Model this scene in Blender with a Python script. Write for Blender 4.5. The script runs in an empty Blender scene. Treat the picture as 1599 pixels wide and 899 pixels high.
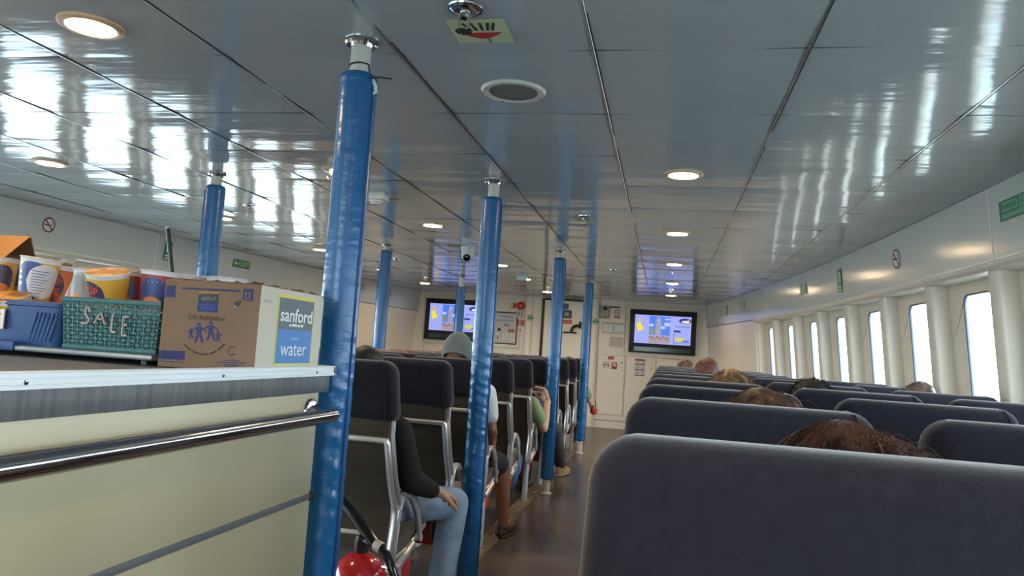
import bpy, bmesh, math, random
from mathutils import Vector, Matrix, noise
C = bpy.context.scene.collection
D = bpy.data
sc = bpy.context.scene
PI = math.pi

# ------------------------------------------------------------------ camera, world, exposure
F_PX, YAW, PITCH, ROLL, EYE = 1200.92, -.2007, .0801, .0662, 1.285
CEIL = EYE + .8917
SKY, LAMP, EXPOSURE = 25.0, 175.0, 0.0


def cam_axes():
    cy, sy, cp, sp = math.cos(YAW), math.sin(YAW), math.cos(PITCH), math.sin(PITCH)
    f = Vector((sy * cp, cy * cp, sp))
    r0 = Vector((cy, -sy, 0))
    u0 = r0.cross(f)
    cr, sr = math.cos(ROLL), math.sin(ROLL)
    return cr * r0 + sr * u0, -sr * r0 + cr * u0, f


AX_R, AX_U, AX_F = cam_axes()
cam = D.objects.new('camera', D.cameras.new('camera'))
C.objects.link(cam)
cam.data.sensor_width = 36
cam.data.lens = F_PX / 1599 * 36
cam.data.clip_start = .02
m = Matrix((AX_R, AX_U, -AX_F)).transposed().to_4x4()
m.translation = Vector((0, 0, EYE))
cam.matrix_world = m
sc.camera = cam
w = D.worlds.new('sky')
sc.world = w
w.use_nodes = True
nt = w.node_tree
bg = nt.nodes['Background']
tc = nt.nodes.new('ShaderNodeTexCoord')
sx = nt.nodes.new('ShaderNodeSeparateXYZ')
rp = nt.nodes.new('ShaderNodeValToRGB')
nt.links.new(tc.outputs['Generated'], sx.inputs[0])
mr = nt.nodes.new('ShaderNodeMapRange')
mr.inputs['From Min'].default_value = -1
nt.links.new(sx.outputs['Z'], mr.inputs['Value'])
nt.links.new(mr.outputs[0], rp.inputs[0])
rp.color_ramp.elements[0].position = 0.0
rp.color_ramp.elements[0].color = (.10, .15, .17, 1)
e_ = rp.color_ramp.elements.new(.485); e_.color = (.20, .26, .29, 1)      # sea up to the horizon
e_ = rp.color_ramp.elements.new(.505); e_.color = (.62, .74, .80, 1)
rp.color_ramp.elements[-1].position = .58
rp.color_ramp.elements[-1].color = (.80, .93, 1.0, 1)
nt.links.new(rp.outputs[0], bg.inputs[0])
bg.inputs[1].default_value = SKY
vs = sc.view_settings
vs.view_transform = 'Standard'
vs.look = 'None'
vs.gamma = 1
vs.use_curve_mapping = False
vs.exposure = EXPOSURE
sc.cycles.max_bounces = 10
sc.cycles.diffuse_bounces = 6
sc.cycles.glossy_bounces = 5
sc.cycles.transparent_max_bounces = 12
sc.cycles.sample_clamp_indirect = 6
sc.cycles.caustics_reflective = False
sc.cycles.caustics_refractive = False
rnd = random.Random(7)


def ray(u, v):
    d = AX_R * ((u - 799.5) / F_PX) + AX_U * ((449.5 - v) / F_PX) + AX_F
    return d


def aty(u, v, y):
    d = ray(u, v); d = d * (y / d.y)
    return Vector((d.x, y, d.z + EYE))


def atx(u, v, x):
    d = ray(u, v); d = d * (x / d.x)
    return Vector((x, d.y, d.z + EYE))


def atz(u, v, z):
    d = ray(u, v); d = d * ((z - EYE) / d.z)
    return Vector((d.x, d.y, z))


def floor_z(y):
    return .0128 * y


# ------------------------------------------------------------------ materials
MATS = {}


def mat(name, col, rough=.5, metal=0.0, bump=None, var=None, emit=None, coat=0, sheen=0, spec=.5, grain=None, alpha=None):
    """col linear; bump=(scale, strength, (sx,sy,sz)); var=(scale, amount, (sx,sy,sz)); emit=strength"""
    if name in MATS:
        return MATS[name]
    mt = D.materials.new(name)
    mt.use_nodes = True
    n, l = mt.node_tree.nodes, mt.node_tree.links
    p = n['Principled BSDF']
    p.inputs['Base Color'].default_value = (*col, 1)
    p.inputs['Roughness'].default_value = rough
    p.inputs['Metallic'].default_value = metal
    p.inputs['Specular IOR Level'].default_value = spec
    p.inputs['Coat Weight'].default_value = coat
    p.inputs['Coat Roughness'].default_value = .08
    p.inputs['Sheen Weight'].default_value = sheen
    p.inputs['Sheen Roughness'].default_value = .4
    if emit:
        p.inputs['Emission Color'].default_value = (*col, 1)
        p.inputs['Emission Strength'].default_value = emit
    if alpha is not None:
        p.inputs['Alpha'].default_value = alpha
    co = None

    def coords(scale):
        nonlocal co
        if co is None:
            co = n.new('ShaderNodeTexCoord')
        mp = n.new('ShaderNodeMapping')
        mp.inputs['Scale'].default_value = scale
        l.new(co.outputs['Object'], mp.inputs[0])
        return mp
    if bump:
        mp = coords(bump[2] if len(bump) > 2 else (1, 1, 1))
        t = n.new('ShaderNodeTexNoise')
        t.inputs['Scale'].default_value = bump[0]
        t.inputs['Detail'].default_value = 3
        l.new(mp.outputs[0], t.inputs[0])
        b = n.new('ShaderNodeBump')
        b.inputs['Strength'].default_value = bump[1]
        b.inputs['Distance'].default_value = bump[3] if len(bump) > 3 else .01
        l.new(t.outputs[0], b.inputs['Height'])
        l.new(b.outputs[0], p.inputs['Normal'])
    if var:
        mp = coords(var[2] if len(var) > 2 else (1, 1, 1))
        t = n.new('ShaderNodeTexNoise')
        t.inputs['Scale'].default_value = var[0]
        t.inputs['Detail'].default_value = 4
        l.new(mp.outputs[0], t.inputs[0])
        r = n.new('ShaderNodeValToRGB')
        a = var[1]
        r.color_ramp.elements[0].position = .3
        r.color_ramp.elements[1].position = .7
        r.color_ramp.elements[0].color = (*[c * (1 - a) for c in col], 1)
        r.color_ramp.elements[1].color = (*[min(1, c * (1 + a)) for c in col], 1)
        l.new(t.outputs[0], r.inputs[0])
        l.new(r.outputs[0], p.inputs['Base Color'])
    MATS[name] = mt
    return mt


M_CEIL = mat('ceiling_enamel', (.46, .50, .525), .10, .0, bump=(1.5, .26, (.8, 4.5, 1), .022), spec=.55)
M_SEAM = mat('ceiling_seam_metal', (.75, .78, .8), .25, 1)
M_GROOVE = mat('ceiling_groove', (.03, .03, .035), .7)
M_PANEL = mat('wall_enamel', (.60, .64, .62), .15, bump=(2, .08, (1, 1, 1), .01), spec=.6)
M_CREAM = mat('cream_paint', (.66, .61, .50), .35, bump=(3, .05))
M_POST = mat('post_paint', (.66, .62, .54), .3)
M_FRONT = mat('bulkhead_paint', (.82, .78, .69), .35, bump=(3, .04))
M_FLOOR = mat('deck_vinyl', (.125, .098, .085), .24, bump=(14, .06), var=(2.2, .25))
M_GASKET = mat('window_rubber', (.05, .08, .13), .5)
M_NAVY = mat('navy_seat_cloth', (.0125, .0125, .021), .95, bump=(420, .5, (1, 1, .45), .0007), sheen=.32, spec=.2, var=(60, .18))
M_BROWNC = mat('brown_seat_cloth', (.22, .09, .035), .9, bump=(300, .3), sheen=.4, spec=.2)
M_OLIVE = mat('olive_seat_cloth', (.055, .048, .036), .85, bump=(9, .5, (1, 1, 2.5), .02), sheen=.2, spec=.2)
M_CUSH = mat('taupe_cushion', (.13, .11, .095), .9, bump=(200, .3), sheen=.2, spec=.2)
M_ALU = mat('satin_aluminium', (.70, .70, .71), .34, .85)
M_LEG = mat('pale_leg_paint', (.50, .55, .62), .4)
M_BLUEV = mat('blue_vinyl', (.010, .118, .33), .27, bump=(10, .30, (1, 1, 3.0), .012), spec=.5)
M_PIPE = mat('pole_paint', (.66, .65, .58), .35, var=(9, .06))
M_CHROME = mat('chrome', (.72, .72, .74), .10, 1)
M_STEEL = mat('dark_polished_steel', (.42, .40, .42), .14, 1)
M_BLACK = mat('black_plastic', (.008, .008, .009), .4)
M_BLACKG = mat('black_gloss', (.006, .006, .008), .15)
M_WHITE = mat('white_plastic', (.72, .74, .74), .4)
M_GREEN = mat('sign_green', (.0, .20, .085), .4)
M_PALEG = mat('sign_photoluminescent', (.55, .62, .40), .5)
M_SIGNW = mat('sign_white', (.75, .78, .75), .5)
M_RED = mat('sign_red', (.50, .03, .03), .45)
M_MAROON = mat('sign_maroon', (.25, .015, .035), .45)
M_INK = mat('ink_black', (.02, .02, .02), .6)
M_GREY = mat('grey_print', (.35, .36, .38), .6)
M_PAPER = mat('paper', (.62, .62, .64), .7)
M_LAM = mat('counter_laminate', (.50, .445, .295), .30, bump=(2, .04), var=(1.6, .05, (1, .5, 2)))
M_WOOD = mat('grey_wood_grain', (.10, .104, .11), .42, var=(5, .35, (14, 14, .8)))
M_SKIN = mat('skin_light', (.52, .29, .20), .5)
M_SKIND = mat('skin_brown', (.26, .11, .06), .5)
M_SKINP = mat('skin_pale', (.60, .36, .26), .5)

M_GLASS = D.materials.new('window_glass')
M_GLASS.use_nodes = True
n, l = M_GLASS.node_tree.nodes, M_GLASS.node_tree.links
n.remove(n['Principled BSDF'])
tr = n.new('ShaderNodeBsdfTransparent'); tr.inputs[0].default_value = (.93, .96, .97, 1)
gl = n.new('ShaderNodeBsdfGlossy'); gl.inputs['Roughness'].default_value = .02
mx = n.new('ShaderNodeMixShader'); mx.inputs[0].default_value = .06
l.new(tr.outputs[0], mx.inputs[1]); l.new(gl.outputs[0], mx.inputs[2])
l.new(mx.outputs[0], n['Material Output'].inputs[0])


def emit_mat(name, col, s):
    if name in MATS:
        return MATS[name]
    mt = D.materials.new(name); mt.use_nodes = True
    p = mt.node_tree.nodes['Principled BSDF']
    p.inputs['Base Color'].default_value = (.02, .02, .02, 1)
    p.inputs['Roughness'].default_value = .3
    p.inputs['Emission Color'].default_value = (*col, 1)
    p.inputs['Emission Strength'].default_value = s
    MATS[name] = mt
    return mt


# ------------------------------------------------------------------ mesh helpers
class MB:
    def __init__(s):
        s.bm = bmesh.new()

    def box(s, lo, hi, bevel=0, seg=2, mtx=None):
        lo, hi = Vector(lo), Vector(hi)
        r = bmesh.ops.create_cube(s.bm, size=1)
        vs_ = r['verts']
        c, d = (lo + hi) / 2, hi - lo
        for v in vs_:
            v.co = Vector((v.co.x * d.x + c.x, v.co.y * d.y + c.y, v.co.z * d.z + c.z))
        if bevel:
            es = list({e for v in vs_ for e in v.link_edges})
            before = set(s.bm.verts) - set(vs_)
            bmesh.ops.bevel(s.bm, geom=es, offset=bevel, segments=seg, profile=.5, affect='EDGES')
            vs_ = [v for v in s.bm.verts if v not in before]
        if mtx:
            bmesh.ops.transform(s.bm, matrix=mtx, verts=vs_)
        return s

    def tube(s, pts, r, n=10, cap=True, closed=False):
        pts = [Vector(p) for p in pts]
        k = len(pts)
        rs = r if isinstance(r, (list, tuple)) else [r] * k
        rings = []
        prev = None
        for i, p in enumerate(pts):
            a = pts[(i - 1) % k] if (closed or i > 0) else p
            b = pts[(i + 1) % k] if (closed or i < k - 1) else p
            t = (b - a).normalized()
            if prev is None:
                up = Vector((0, 0, 1)) if abs(t.z) < .9 else Vector((0, 1, 0))
                x = t.cross(up).normalized()
            else:
                x = (prev - t * prev.dot(t)).normalized()
            prev = x
            y = t.cross(x)
            ri = rs[i]
            rx, ry = ri if isinstance(ri, (tuple, list)) else (ri, ri)
            rings.append([s.bm.verts.new(p + x * (rx * math.cos(2 * PI * j / n)) + y * (ry * math.sin(2 * PI * j / n))) for j in range(n)])
        for i in range(k if closed else k - 1):
            A, B = rings[i], rings[(i + 1) % k]
            for j in range(n):
                s.bm.faces.new((A[j], A[(j + 1) % n], B[(j + 1) % n], B[j]))
        if cap and not closed:
            s.bm.faces.new(list(reversed(rings[0]))); s.bm.faces.new(rings[-1])
        return s

    def lathe(s, prof, n=24, origin=(0, 0, 0), axis=None):
        """prof list of (r, z); closes ends where r == 0"""
        o = Vector(origin)
        q = Vector((0, 0, 1)).rotation_difference(Vector(axis)).to_matrix() if axis else Matrix.Identity(3)
        rings = []
        for r, z in prof:
            if r < 1e-6:
                rings.append([s.bm.verts.new(o + q @ Vector((0, 0, z)))])
            else:
                rings.append([s.bm.verts.new(o + q @ Vector((r * math.cos(2 * PI * j / n), r * math.sin(2 * PI * j / n), z))) for j in range(n)])
        for A, B in zip(rings, rings[1:]):
            if len(A) == 1 and len(B) == 1:
                continue
            for j in range(n):
                j2 = (j + 1) % n
                if len(A) == 1:
                    s.bm.faces.new((A[0], B[j2], B[j]))
                elif len(B) == 1:
                    s.bm.faces.new((A[j], A[j2], B[0]))
                else:
                    s.bm.faces.new((A[j], A[j2], B[j2], B[j]))
        return s

    def prism(s, pts, d):
        """polygon of 3D points extruded by vector d"""
        d = Vector(d)
        A = [s.bm.verts.new(Vector(p)) for p in pts]
        B = [s.bm.verts.new(Vector(p) + d) for p in pts]
        k = len(A)
        s.bm.faces.new(A); s.bm.faces.new(list(reversed(B)))
        for i in range(k):
            s.bm.faces.new((A[i], B[i], B[(i + 1) % k], A[(i + 1) % k]))
        return s

    def face(s, pts):
        s.bm.faces.new([s.bm.verts.new(Vector(p)) for p in pts])
        return s

    def sweep(s, prof_fn, ys):
        """prof_fn(y) -> list of points; skins a surface along ys"""
        rows = [[s.bm.verts.new(Vector(p)) for p in prof_fn(y)] for y in ys]
        for A, B in zip(rows, rows[1:]):
            for i in range(len(A) - 1):
                s.bm.faces.new((A[i], A[i + 1], B[i + 1], B[i]))
        return s

    def ellipsoid(s, c, r, u=16, v=10, rot=None):
        res = bmesh.ops.create_uvsphere(s.bm, u_segments=u, v_segments=v, radius=1)
        mt_ = Matrix.Translation(Vector(c)) @ (rot.to_4x4() if rot else Matrix.Identity(4)) @ Matrix.Diagonal((*r, 1))
        bmesh.ops.transform(s.bm, matrix=mt_, verts=res['verts'])
        return s

    def build(s, name, material, parent=None, smooth=True, angle=40):
        bmesh.ops.recalc_face_normals(s.bm, faces=s.bm.faces[:])
        me = D.meshes.new(name)
        lim = math.radians(angle)
        for e in s.bm.edges:
            if len(e.link_faces) == 2 and e.calc_face_angle(0) > lim:
                e.smooth = False
        for f in s.bm.faces:
            f.smooth = smooth
        s.bm.to_mesh(me); s.bm.free()
        if material:
            me.materials.append(material)
        return link(name, me, parent)


def link(name, me, parent=None):
    o = D.objects.new(name, me)
    C.objects.link(o)
    if parent:
        o.parent = parent
    return o


def tag(o, label=None, cat=None, group=None, kind=None):
    if label: o['label'] = label
    if cat: o['category'] = cat
    if group: o['group'] = group
    if kind: o['kind'] = kind
    return o


def thing(name, label, cat, loc=(0, 0, 0), rotz=0, group=None):
    o = D.objects.new(name, None)
    o.empty_display_size = .05
    C.objects.link(o)
    o.location = loc
    o.rotation_euler = (0, 0, rotz)
    return tag(o, label, cat, group)


def struct(name, mb, m_, parent=None, smooth=True):
    o = mb.build(name, m_, parent, smooth)
    if not parent:
        o['kind'] = 'structure'
    return o


def copy_tree(o, parent=None):
    c = o.copy(); C.objects.link(c)
    if parent:
        c.parent = parent
    for ch in list(o.children):
        copy_tree(ch, c)
    return c


def eval_mesh(o):
    dg = bpy.context.evaluated_depsgraph_get()
    me = D.meshes.new_from_object(o.evaluated_get(dg), depsgraph=dg)
    return me


def text_mb(mb, s, size, M, align='CENTER', depth=0.0, bold=0.0, shear=0.0, width=None):
    """adds letters to mb; M maps (x right, y up, z out)"""
    cu = D.curves.new('lettering', 'FONT')
    cu.body = s; cu.size = size; cu.align_x = align; cu.align_y = 'CENTER'
    cu.extrude = depth; cu.offset = bold; cu.shear = shear; cu.resolution_u = 3
    ob = D.objects.new('lettering', cu)
    C.objects.link(ob)
    bpy.context.view_layer.update()
    me = eval_mesh(ob)
    if width:
        xs = [v.co.x for v in me.vertices]
        k = width / max(1e-6, max(xs) - min(xs))
        me.transform(Matrix.Diagonal((k, 1, 1, 1)))
    me.transform(M)
    mb.bm.from_mesh(me)
    D.objects.remove(ob); D.curves.remove(cu); D.meshes.remove(me)
    return mb


def frame(o, right, up, nrm):
    M = Matrix((Vector(right).normalized(), Vector(up).normalized(), Vector(nrm).normalized())).transposed().to_4x4()
    M.translation = Vector(o)
    return M


class Sheet:
    """flat graphics on a plane: each element is raised a hair above the one below"""
    def __init__(s, M, z=.0012):
        s.M, s.z, s.g = M, z, {}

    def mb(s, part, m_):
        return s.g.setdefault((part, m_.name), (MB(), m_))[0]

    def poly(s, part, m_, pts, z=None, d=.0006):
        z = s.z if z is None else z
        P = [s.M @ Vector((x, y, z)) for x, y in pts]
        nrm = (s.M.to_3x3() @ Vector((0, 0, 1))) * d
        s.mb(part, m_).prism(P, nrm)
        return s

    def rect(s, part, m_, x, y, w_, h_, z=None, d=.0006):
        return s.poly(part, m_, [(x - w_ / 2, y - h_ / 2), (x + w_ / 2, y - h_ / 2), (x + w_ / 2, y + h_ / 2), (x - w_ / 2, y + h_ / 2)], z, d)

    def disc(s, part, m_, x, y, r, z=None, n=20, ry=None, d=.0006):
        ry = ry or r
        return s.poly(part, m_, [(x + r * math.cos(2 * PI * i / n), y + ry * math.sin(2 * PI * i / n)) for i in range(n)], z, d)

    def ring(s, part, m_, x, y, r, t, z=None, a0=0, a1=2 * PI, n=28):
        z = s.z if z is None else z
        b = s.mb(part, m_)
        for i in range(n):
            p, q = a0 + (a1 - a0) * i / n, a0 + (a1 - a0) * (i + 1) / n
            pts = [(r * math.cos(p), r * math.sin(p)), (r * math.cos(q), r * math.sin(q)), ((r - t) * math.cos(q), (r - t) * math.sin(q)), ((r - t) * math.cos(p), (r - t) * math.sin(p))]
            b.face([s.M @ Vector((x + X, y + Y, z + .0005)) for X, Y in pts])
        return s

    def line(s, part, m_, x0, y0, x1, y1, t, z=None):
        dx, dy = x1 - x0, y1 - y0
        L = math.hypot(dx, dy) or 1e-6
        nx, ny = -dy / L * t / 2, dx / L * t / 2
        return s.poly(part, m_, [(x0 - nx, y0 - ny), (x1 - nx, y1 - ny), (x1 + nx, y1 + ny), (x0 + nx, y0 + ny)], z)

    def text(s, part, m_, t, x, y, size, z=None, bold=0, shear=0, width=None):
        z = (s.z if z is None else z) + .0008
        text_mb(s.mb(part, m_), t, size, s.M @ Matrix.Translation((x, y, z)), bold=bold, shear=shear, width=width)
        return s

    def done(s, parent):
        for (part, _), (b, m_) in s.g.items():
            b.build(part, m_, parent, smooth=False)


# ------------------------------------------------------------------ the setting
CX = -1.74                                    # centre line of the cabin
Y_BACK, Y_FRONT = -3.4, 12.35
WIN_Z0, WIN_Z1 = .84, 1.735
LEDGE = 1.835
Y_JAMB = 9.56


def xr(y):
    return 1.45 - .0081 * max(y - 2, 0) ** 2


def wx(y, z, off=0, side=1):
    x = xr(y) + .1 * (CEIL - z) + off
    return x if side > 0 else 2 * CX - x


def wp(y, z, off=0, side=1):
    return Vector((wx(y, z, off, side), y, z))


YS = [Y_BACK + i * (Y_FRONT - Y_BACK) / 63 for i in range(64)]

fl = MB()
fl.prism([(-6, Y_BACK, floor_z(Y_BACK)), (2.6, Y_BACK, floor_z(Y_BACK)), (2.6, Y_FRONT, floor_z(Y_FRONT)), (-6, Y_FRONT, floor_z(Y_FRONT))], (0, 0, -.08))
struct('floor', fl, M_FLOOR, smooth=False)

# ceiling: enamelled metal panels, each one sagging slightly between its seams
ROW0, ROWP = 1.594, .5986
SEAM_X = [-.2489 + .6 * i for i in range(-10, 4)]
PANELS = {}


def ceil_z(x, y):
    ci, ri = math.floor((x + .2489) / .6), math.floor((y - ROW0) / ROWP)
    if (ci, ri) not in PANELS: return CEIL
    sag, tx, ty = PANELS[(ci, ri)]
    a, b = (x + .2489) / .6 - ci, (y - ROW0) / ROWP - ri
    return CEIL - sag * (1 - (2 * b - 1) ** 2) - .6 * sag * (1 - (2 * a - 1) ** 2) + tx * (a - .5) + ty * (b - .5)


cb = MB()
r_i = int((Y_BACK - ROW0) / ROWP) - 1
prng = random.Random(3)
while ROW0 + r_i * ROWP < Y_FRONT:
    ya, yb = ROW0 + r_i * ROWP, min(ROW0 + (r_i + 1) * ROWP, Y_FRONT + .02)
    for ci in range(-11, 4):
        xa, xb = -.2489 + .6 * ci, -.2489 + .6 * (ci + 1)
        sag, tx, ty = prng.uniform(.0022, .0046), prng.uniform(-.0025, .0025), prng.uniform(-.0025, .0025)
        PANELS[(ci, r_i)] = (sag, tx, ty)
        NX, NY = 5, 8
        grid = []
        for j in range(NY + 1):
            y = ya + (yb - ya) * j / NY
            lim = xr(y) + .02
            x0, x1 = max(xa, 2 * CX - lim), min(xb, lim)
            if x1 - x0 < .004:
                grid.append(None); continue
            row = []
            for i in range(NX + 1):
                x = x0 + (x1 - x0) * i / NX
                a, b = (x - xa) / .6, (y - ya) / (yb - ya)
                z = CEIL - sag * (1 - (2 * b - 1) ** 2) - .6 * sag * (1 - (2 * a - 1) ** 2) + tx * (a - .5) + ty * (b - .5)
                row.append(cb.bm.verts.new((x, y, z)))
            grid.append(row)
        for A, B in zip(grid, grid[1:]):
            if A and B:
                for i in range(NX):
                    cb.bm.faces.new((A[i], B[i], B[i + 1], A[i + 1]))
    r_i += 1
ceil_o = struct('ceiling', cb, M_CEIL)
for f in ceil_o.data.polygons:
    f.use_smooth = True
deckb = MB()
deckb.box((-5.4, Y_BACK, CEIL + .012), (1.9, Y_FRONT + .05, CEIL + .06))
struct('ceiling_deck', deckb, M_GROOVE)

tn = 0


def trim(mb, m_, smooth=True):
    global tn
    tn += 1
    return struct('trim_%d' % tn, mb, m_, smooth=smooth)


for sx_ in SEAM_X:
    # longitudinal seam: a bright strip beside a dark groove; runs until it meets the curved side
    def fits(y):
        return 2 * CX - xr(y) + .02 < sx_ < xr(y) - .02
    ye = Y_FRONT - .01
    while ye > Y_BACK + .2 and not fits(ye):
        ye -= .05
    if ye < Y_BACK + .3:
        continue
    b = MB(); b.box((sx_ - .0035, Y_BACK + .02, CEIL - .0055), (sx_ + .0035, ye, CEIL + .004), .001, 1)
    t_ = trim(b, M_SEAM, False)
    g = MB(); g.box((sx_ + .0035, Y_BACK + .02, CEIL - .004), (sx_ + .0085, ye, CEIL + .004))
    struct('groove', g, M_GROOVE, t_, False)
rr = int((Y_BACK - ROW0) / ROWP)
while ROW0 + rr * ROWP < Y_FRONT - .05:
    y = ROW0 + rr * ROWP
    b = MB(); b.box((2 * CX - xr(y) + .01, y - .0012, CEIL - .0012), (xr(y) - .01, y + .0012, CEIL + .004))
    trim(b, M_GROOVE, False)
    rr += 1

WIN_Y = [4.325 + .805 * k for k in range(-9, 7)]
win_n = 0
for side, nm in ((1, 'right'), (-1, 'left')):
    wb = MB()
    wb.sweep(lambda y: [wp(y, CEIL + .01, 0, side), wp(y, LEDGE, 0, side)], YS)
    wall = struct('wall_' + nm, wb, M_PANEL)
    # rounded lip and soffit under the upper panel, as far as the windows go
    ysw = [y for y in YS if y < Y_JAMB - .02] + [Y_JAMB]
    lb = MB()
    lb.sweep(lambda y: [wp(y, LEDGE + .004, -.001, side), wp(y, LEDGE - .004, -.010, side), wp(y, LEDGE - .018, -.012, side), wp(y, LEDGE - .032, -.006, side),
                        wp(y, LEDGE - .038, .006, side), wp(y, LEDGE - .040, .11, side)], ysw)
    trim(lb, M_POST)
    # window wall with rounded openings, one bay per window
    bay = MB()
    gas = {}
    for wy in WIN_Y:
        y0, y1 = wy - .4025, wy + .4025
        hw, rad, per = .165 if side > 0 else .265, .05, 6
        inner = []
        zc0, zc1 = WIN_Z0, WIN_Z1
        for (cx_, cz_, a0) in ((wy + hw - rad, zc1 - rad, 0), (wy - hw + rad, zc1 - rad, PI / 2), (wy - hw + rad, zc0 + rad, PI), (wy + hw - rad, zc0 + rad, 1.5 * PI)):
            for i in range(per + 1):
                a = a0 + PI / 2 * i / per
                inner.append((cx_ + rad * math.cos(a), cz_ + rad * math.sin(a)))
        outer = []
        za, zb = floor_z(wy) - .02, LEDGE - .03
        quad = [((y1, zb), (wy, zb)), ((wy, zb), (y0, zb)), ((y0, zb), (y0, za)), ((y1, za), (y1, zb))]
        for q_i, (cx_, cz_) in enumerate(((y1, zb), (y0, zb), (y0, za), (y1, za))):
            for i in range(per + 1):
                t = i / per
                if q_i == 0: p = (y1, zb - .5 * (1 - t) * 1.0) if t < .5 else (y1 - (t - .5) * .3, zb)
                elif q_i == 1: p = (y0 + (.5 - t) * .3, zb) if t < .5 else (y0, zb - (t - .5))
                elif q_i == 2: p = (y0, za + (.5 - t) * .5) if t < .5 else (y0 + (t - .5) * .3, za)
                else: p = (y1 - (.5 - t) * .3, za) if t < .5 else (y1, za + (t - .5) * .5)
                outer.append(p)
        outer[0] = (y1, zb - .25)
        k = len(inner)
        V0 = [bay.bm.verts.new(wp(y, z, .10, side)) for y, z in outer]
        V1 = [bay.bm.verts.new(wp(y, z, .10, side)) for y, z in inner]
        V2 = [bay.bm.verts.new(wp(y, z, .155, side)) for y, z in inner]
        for i in range(k):
            j = (i + 1) % k
            bay.bm.faces.new((V0[i], V0[j], V1[j], V1[i]))
            bay.bm.faces.new((V1[i], V1[j], V2[j], V2[i]))
        # window: rubber frame and pane
        win_n += 1
        fr_ = MB()
        fr_.tube([wp(y, z, .108, side) for y, z in inner], .008, 6, closed=True)
        wo = struct('window_%d' % win_n, fr_, M_GASKET)
        pn = MB()
        pn.face([wp(y, z, .14, side) for y, z in inner])
        struct('pane', pn, M_GLASS, wo, False)
    struct('window_lining', bay, M_CREAM, wall)
    for k in range(-9, 7):
        py = 4.7275 + .805 * k
        if k == 6:
            py = Y_JAMB
        pb = MB()
        ring0 = []
        for (oy, of) in ((-.06, .105), (-.06, .030), (-.055, .020), (-.045, .014), (.045, .014), (.055, .020), (.06, .030), (.06, .105)):
            ring0.append((oy, of))
        zs = [floor_z(py), .5, 1.0, 1.5, LEDGE - .037]
        pb.bm.verts.ensure_lookup_table()
        rows = [[pb.bm.verts.new(wp(py + oy, z, of, side)) for oy, of in ring0] for z in zs]
        for A, B in zip(rows, rows[1:]):
            for i in range(len(A) - 1):
                pb.bm.faces.new((A[i], A[i + 1], B[i + 1], B[i]))
        trim(pb, M_POST)
    # plain panelling beyond the last window, with the seam carried on
    plain = MB()
    ysp = [Y_JAMB - .05, Y_JAMB - .03, Y_JAMB - .028] + [Y_JAMB + .02 + i * (Y_FRONT - Y_JAMB - .02) / 14 for i in range(15)]
    pof = lambda y: .016 if y < Y_JAMB - .029 else .002
    plain.sweep(lambda y: [wp(y, LEDGE - .004, pof(y), side), wp(y, floor_z(y) - .02, pof(y), side)], ysp)
    struct('lower_panel', plain, M_FRONT, wall)
    sm = MB(); sm.sweep(lambda y: [wp(y, LEDGE + .003, -.002, side), wp(y, LEDGE - .006, -.002, side)], ysp)
    struct('panel_seam', sm, M_GROOVE, wall)
    for jy in (-.87, 1.5, 3.86, 6.46, 8.9, 11.5):
        jb = MB(); jb.prism([wp(jy - .006, CEIL - .002, -.0025, side), wp(jy + .006, CEIL - .002, -.0025, side), wp(jy + .006, LEDGE + .004, -.0025, side), wp(jy - .006, LEDGE + .004, -.0025, side)], (.004 * side, 0, 0))
        struct('joint_strip', jb, M_WHITE, wall, False)
    bb = MB(); bb.sweep(lambda y: [wp(y, CEIL + .004, -.001, side), wp(y, CEIL - .006, -.006, side), wp(y, CEIL - .007, .004, side)], YS)
    trim(bb, M_GREY)

fw = MB(); fw.box((-5, Y_FRONT, -.05), (1.6, Y_FRONT + .06, CEIL + .02))
wall_front = struct('wall_front', fw, M_FRONT, smooth=False)
bw = MB()
AFT_X0, AFT_X1, AFT_Z0, AFT_Z1 = -3.2, -.3, 1.0, 1.95  # unseen aft opening, added to let more daylight into the cabin
bw.box((-5.6, Y_BACK - .06, -.15), (AFT_X0, Y_BACK, CEIL + .02)); bw.box((AFT_X1, Y_BACK - .06, -.15), (2.1, Y_BACK, CEIL + .02))
bw.box((AFT_X0, Y_BACK - .06, AFT_Z1), (AFT_X1, Y_BACK, CEIL + .02)); bw.box((AFT_X0, Y_BACK - .06, -.15), (AFT_X1, Y_BACK, AFT_Z0))
for i in range(1, 4):
    x_ = AFT_X0 + (AFT_X1 - AFT_X0) * i / 4
    bw.box((x_ - .04, Y_BACK - .06, AFT_Z0), (x_ + .04, Y_BACK, AFT_Z1))
struct('wall_back', bw, M_CREAM, smooth=False)
ag = MB(); ag.face([(AFT_X0, Y_BACK - .03, AFT_Z0), (AFT_X1, Y_BACK - .03, AFT_Z0), (AFT_X1, Y_BACK - .03, AFT_Z1), (AFT_X0, Y_BACK - .03, AFT_Z1)])
win_n += 1
struct('window_%d' % win_n, ag, M_GLASS, smooth=False)  # pane of the added aft light opening
YF = Y_FRONT
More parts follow.
